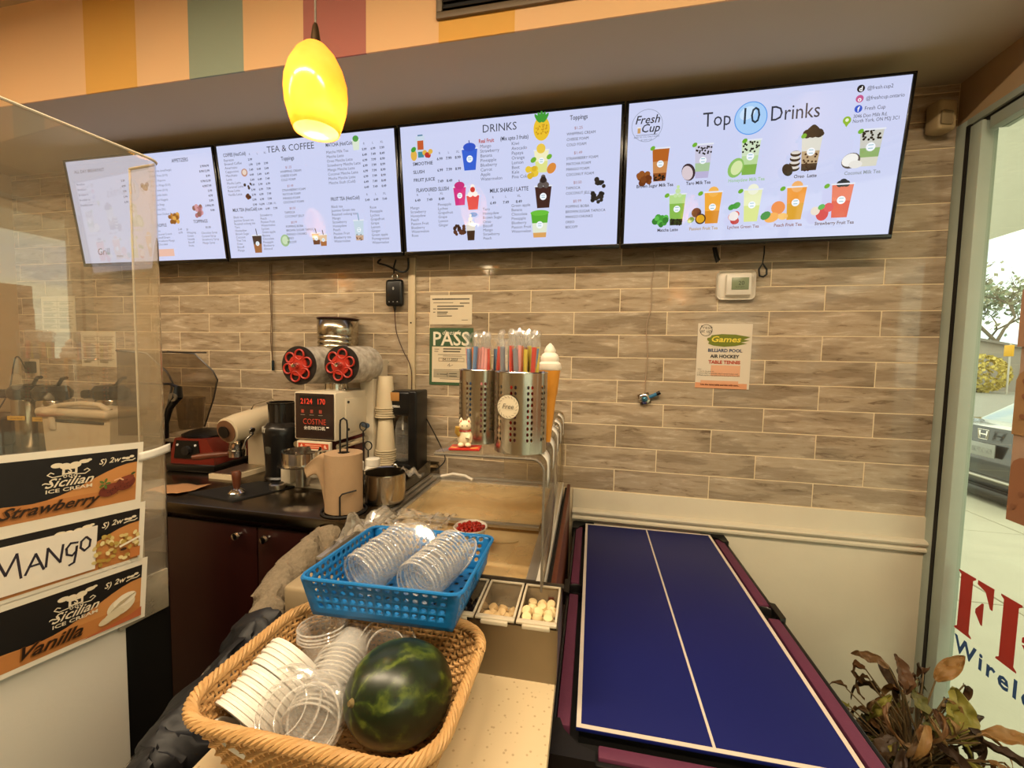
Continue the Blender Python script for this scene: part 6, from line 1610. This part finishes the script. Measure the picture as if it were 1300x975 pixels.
B().bx(0, W_, -L_, 0, .792, .800, .0015).obj('board', blue, tt); B().bx(.006, W_ - .006, -L_ + .006, -.006, .7625, .792).obj('spacer', black_mt, tt)
for x0, x1, y0, y1 in ((.001, .0105, -L_ + .001, -.001), (W_ - .0105, W_ - .001, -L_ + .001, -.001), (.0105, W_ - .0105, -L_ + .001, -L_ + .0105), (.0105, W_ - .0105, -.0105, -.001), (W_ / 2 - .0028, W_ / 2 + .0028, -L_ + .0105, -.0105)):
    B().bx(x0, x1, y0, y1, .7998, .8005).obj('line', wl_, tt)

# ------------------------------------------------------------------ dry potted plant by the window
pl = thing('potted_plant', 'withered plant with curled brown leaves in a dark pot by the window', 'plant', (3.18, -.45, 0))
B().lathe([(.0, .002), (.115, .002), (.12, .01), (.15, .30), (.155, .31), (.150, .315), (.14, .305), (.138, .27), (0, .265)], 36, cap0=False, cap1=False).obj('pot', pm('dark grey pot', '2a2926', .4), pl)
B().lathe([(0, .27), (.137, .27)], 30, cap0=False, cap1=False).obj('soil', pm('dark soil', '120d09', .95, 0, .3, 60, .6, 80), pl)
lcols = ['573c24', '74522f', '45331f', '8a6636', '644a2c', '3a2a1c', '937243', '5f5c2a', '858038']
lm = [pm('dry leaf ' + c, c, .55, 0, .45, 22, .4, 50) for c in lcols]
rr = random.Random(21)
def leafmesh(mat, ln, wd, curl, fold, sd):
    b = B()
    def f(u, v):
        t = v; w_ = wd * math.sin(PI * min(1, t * .92 + .06)) ** .8 * (1 - .25 * t); s = (u - .5) * 2
        a = curl * t
        y = ln * (math.sin(a) / curl if abs(curl) > .05 else t); z = -ln * ((1 - math.cos(a)) / curl if abs(curl) > .05 else 0)
        wob = .12 * wd * math.sin(t * 13 + sd + s * 2)
        return V((s * w_ * math.cos(fold * abs(s)), y, z + w_ * abs(s) * math.sin(fold) + wob * abs(s) + .6 * wd * NZ.noise(V((s * 2 + sd * 3, t * 6, sd)))))
    b.grid(f, 8, 16)
    return b.mesh('leaf', mat, 60)
meshes = [leafmesh(lm[k % len(lm)], rr.uniform(.09, .16), rr.uniform(.016, .032), rr.uniform(.3, 3.0), rr.uniform(.4, 1.4), k) for k in range(18)]
spots = []
for k in range(84):
    a = rr.uniform(0, 2 * PI); e_ = rr.uniform(-.9, .5); d = rr.uniform(.06, .19)
    x, y, z = d * math.cos(a), d * math.sin(a) * .85, .36 + rr.uniform(-.06, .17)
    spots.append((x, y, z, a, e_, meshes[k % 18]))
# leaves that stand out in the photograph
spots += [(-.10, -.02, .60, 2.4, .2, leafmesh(lm[4], .11, .022, .9, .4, 1)), (-.06, -.03, .53, 1.2, .8, leafmesh(lm[0], .12, .034, .4, .7, 2)), (.10, -.03, .40, 1.3, 1.25, leafmesh(lm[8], .15, .050, .2, .3, 3)), (.01, -.06, .43, 1.8, .9, leafmesh(lm[7], .13, .040, .3, .4, 4)),
          (.06, .03, .55, .3, .7, leafmesh(lm[3], .13, .028, .3, .3, 5)), (.13, -.05, .46, -.2, .2, leafmesh(lm[3], .17, .030, .5, .4, 6)), (.13, -.09, .40, -.9, -.8, leafmesh(lm[1], .20, .034, .5, .5, 7)), (.02, -.12, .40, -1.6, -.9, leafmesh(lm[6], .15, .045, .6, .4, 8)), (-.10, -.08, .42, 3.6, -.5, leafmesh(lm[2], .17, .04, .8, .4, 9))]
for x, y, z, a, e_, me_ in spots:
    x = min(x, .17)
    o = put('leaf', me_, pl, (x, y, z)); o.rotation_mode = 'XYZ'
    o.rotation_euler = (M.Rotation(a - PI / 2, 3, 'Z') @ M.Rotation(e_, 3, 'X') @ M.Rotation(rr.uniform(-.6, .6), 3, 'Y')).to_euler()
    B().tube([(rr.uniform(-.05, .05), rr.uniform(-.05, .05), .272), (x * .5, y * .5, z * .85), (x, y, z)], [.004, .003, .0022], 5).obj('stem', pm('dry stem fibre', '6a5636', .7), pl)
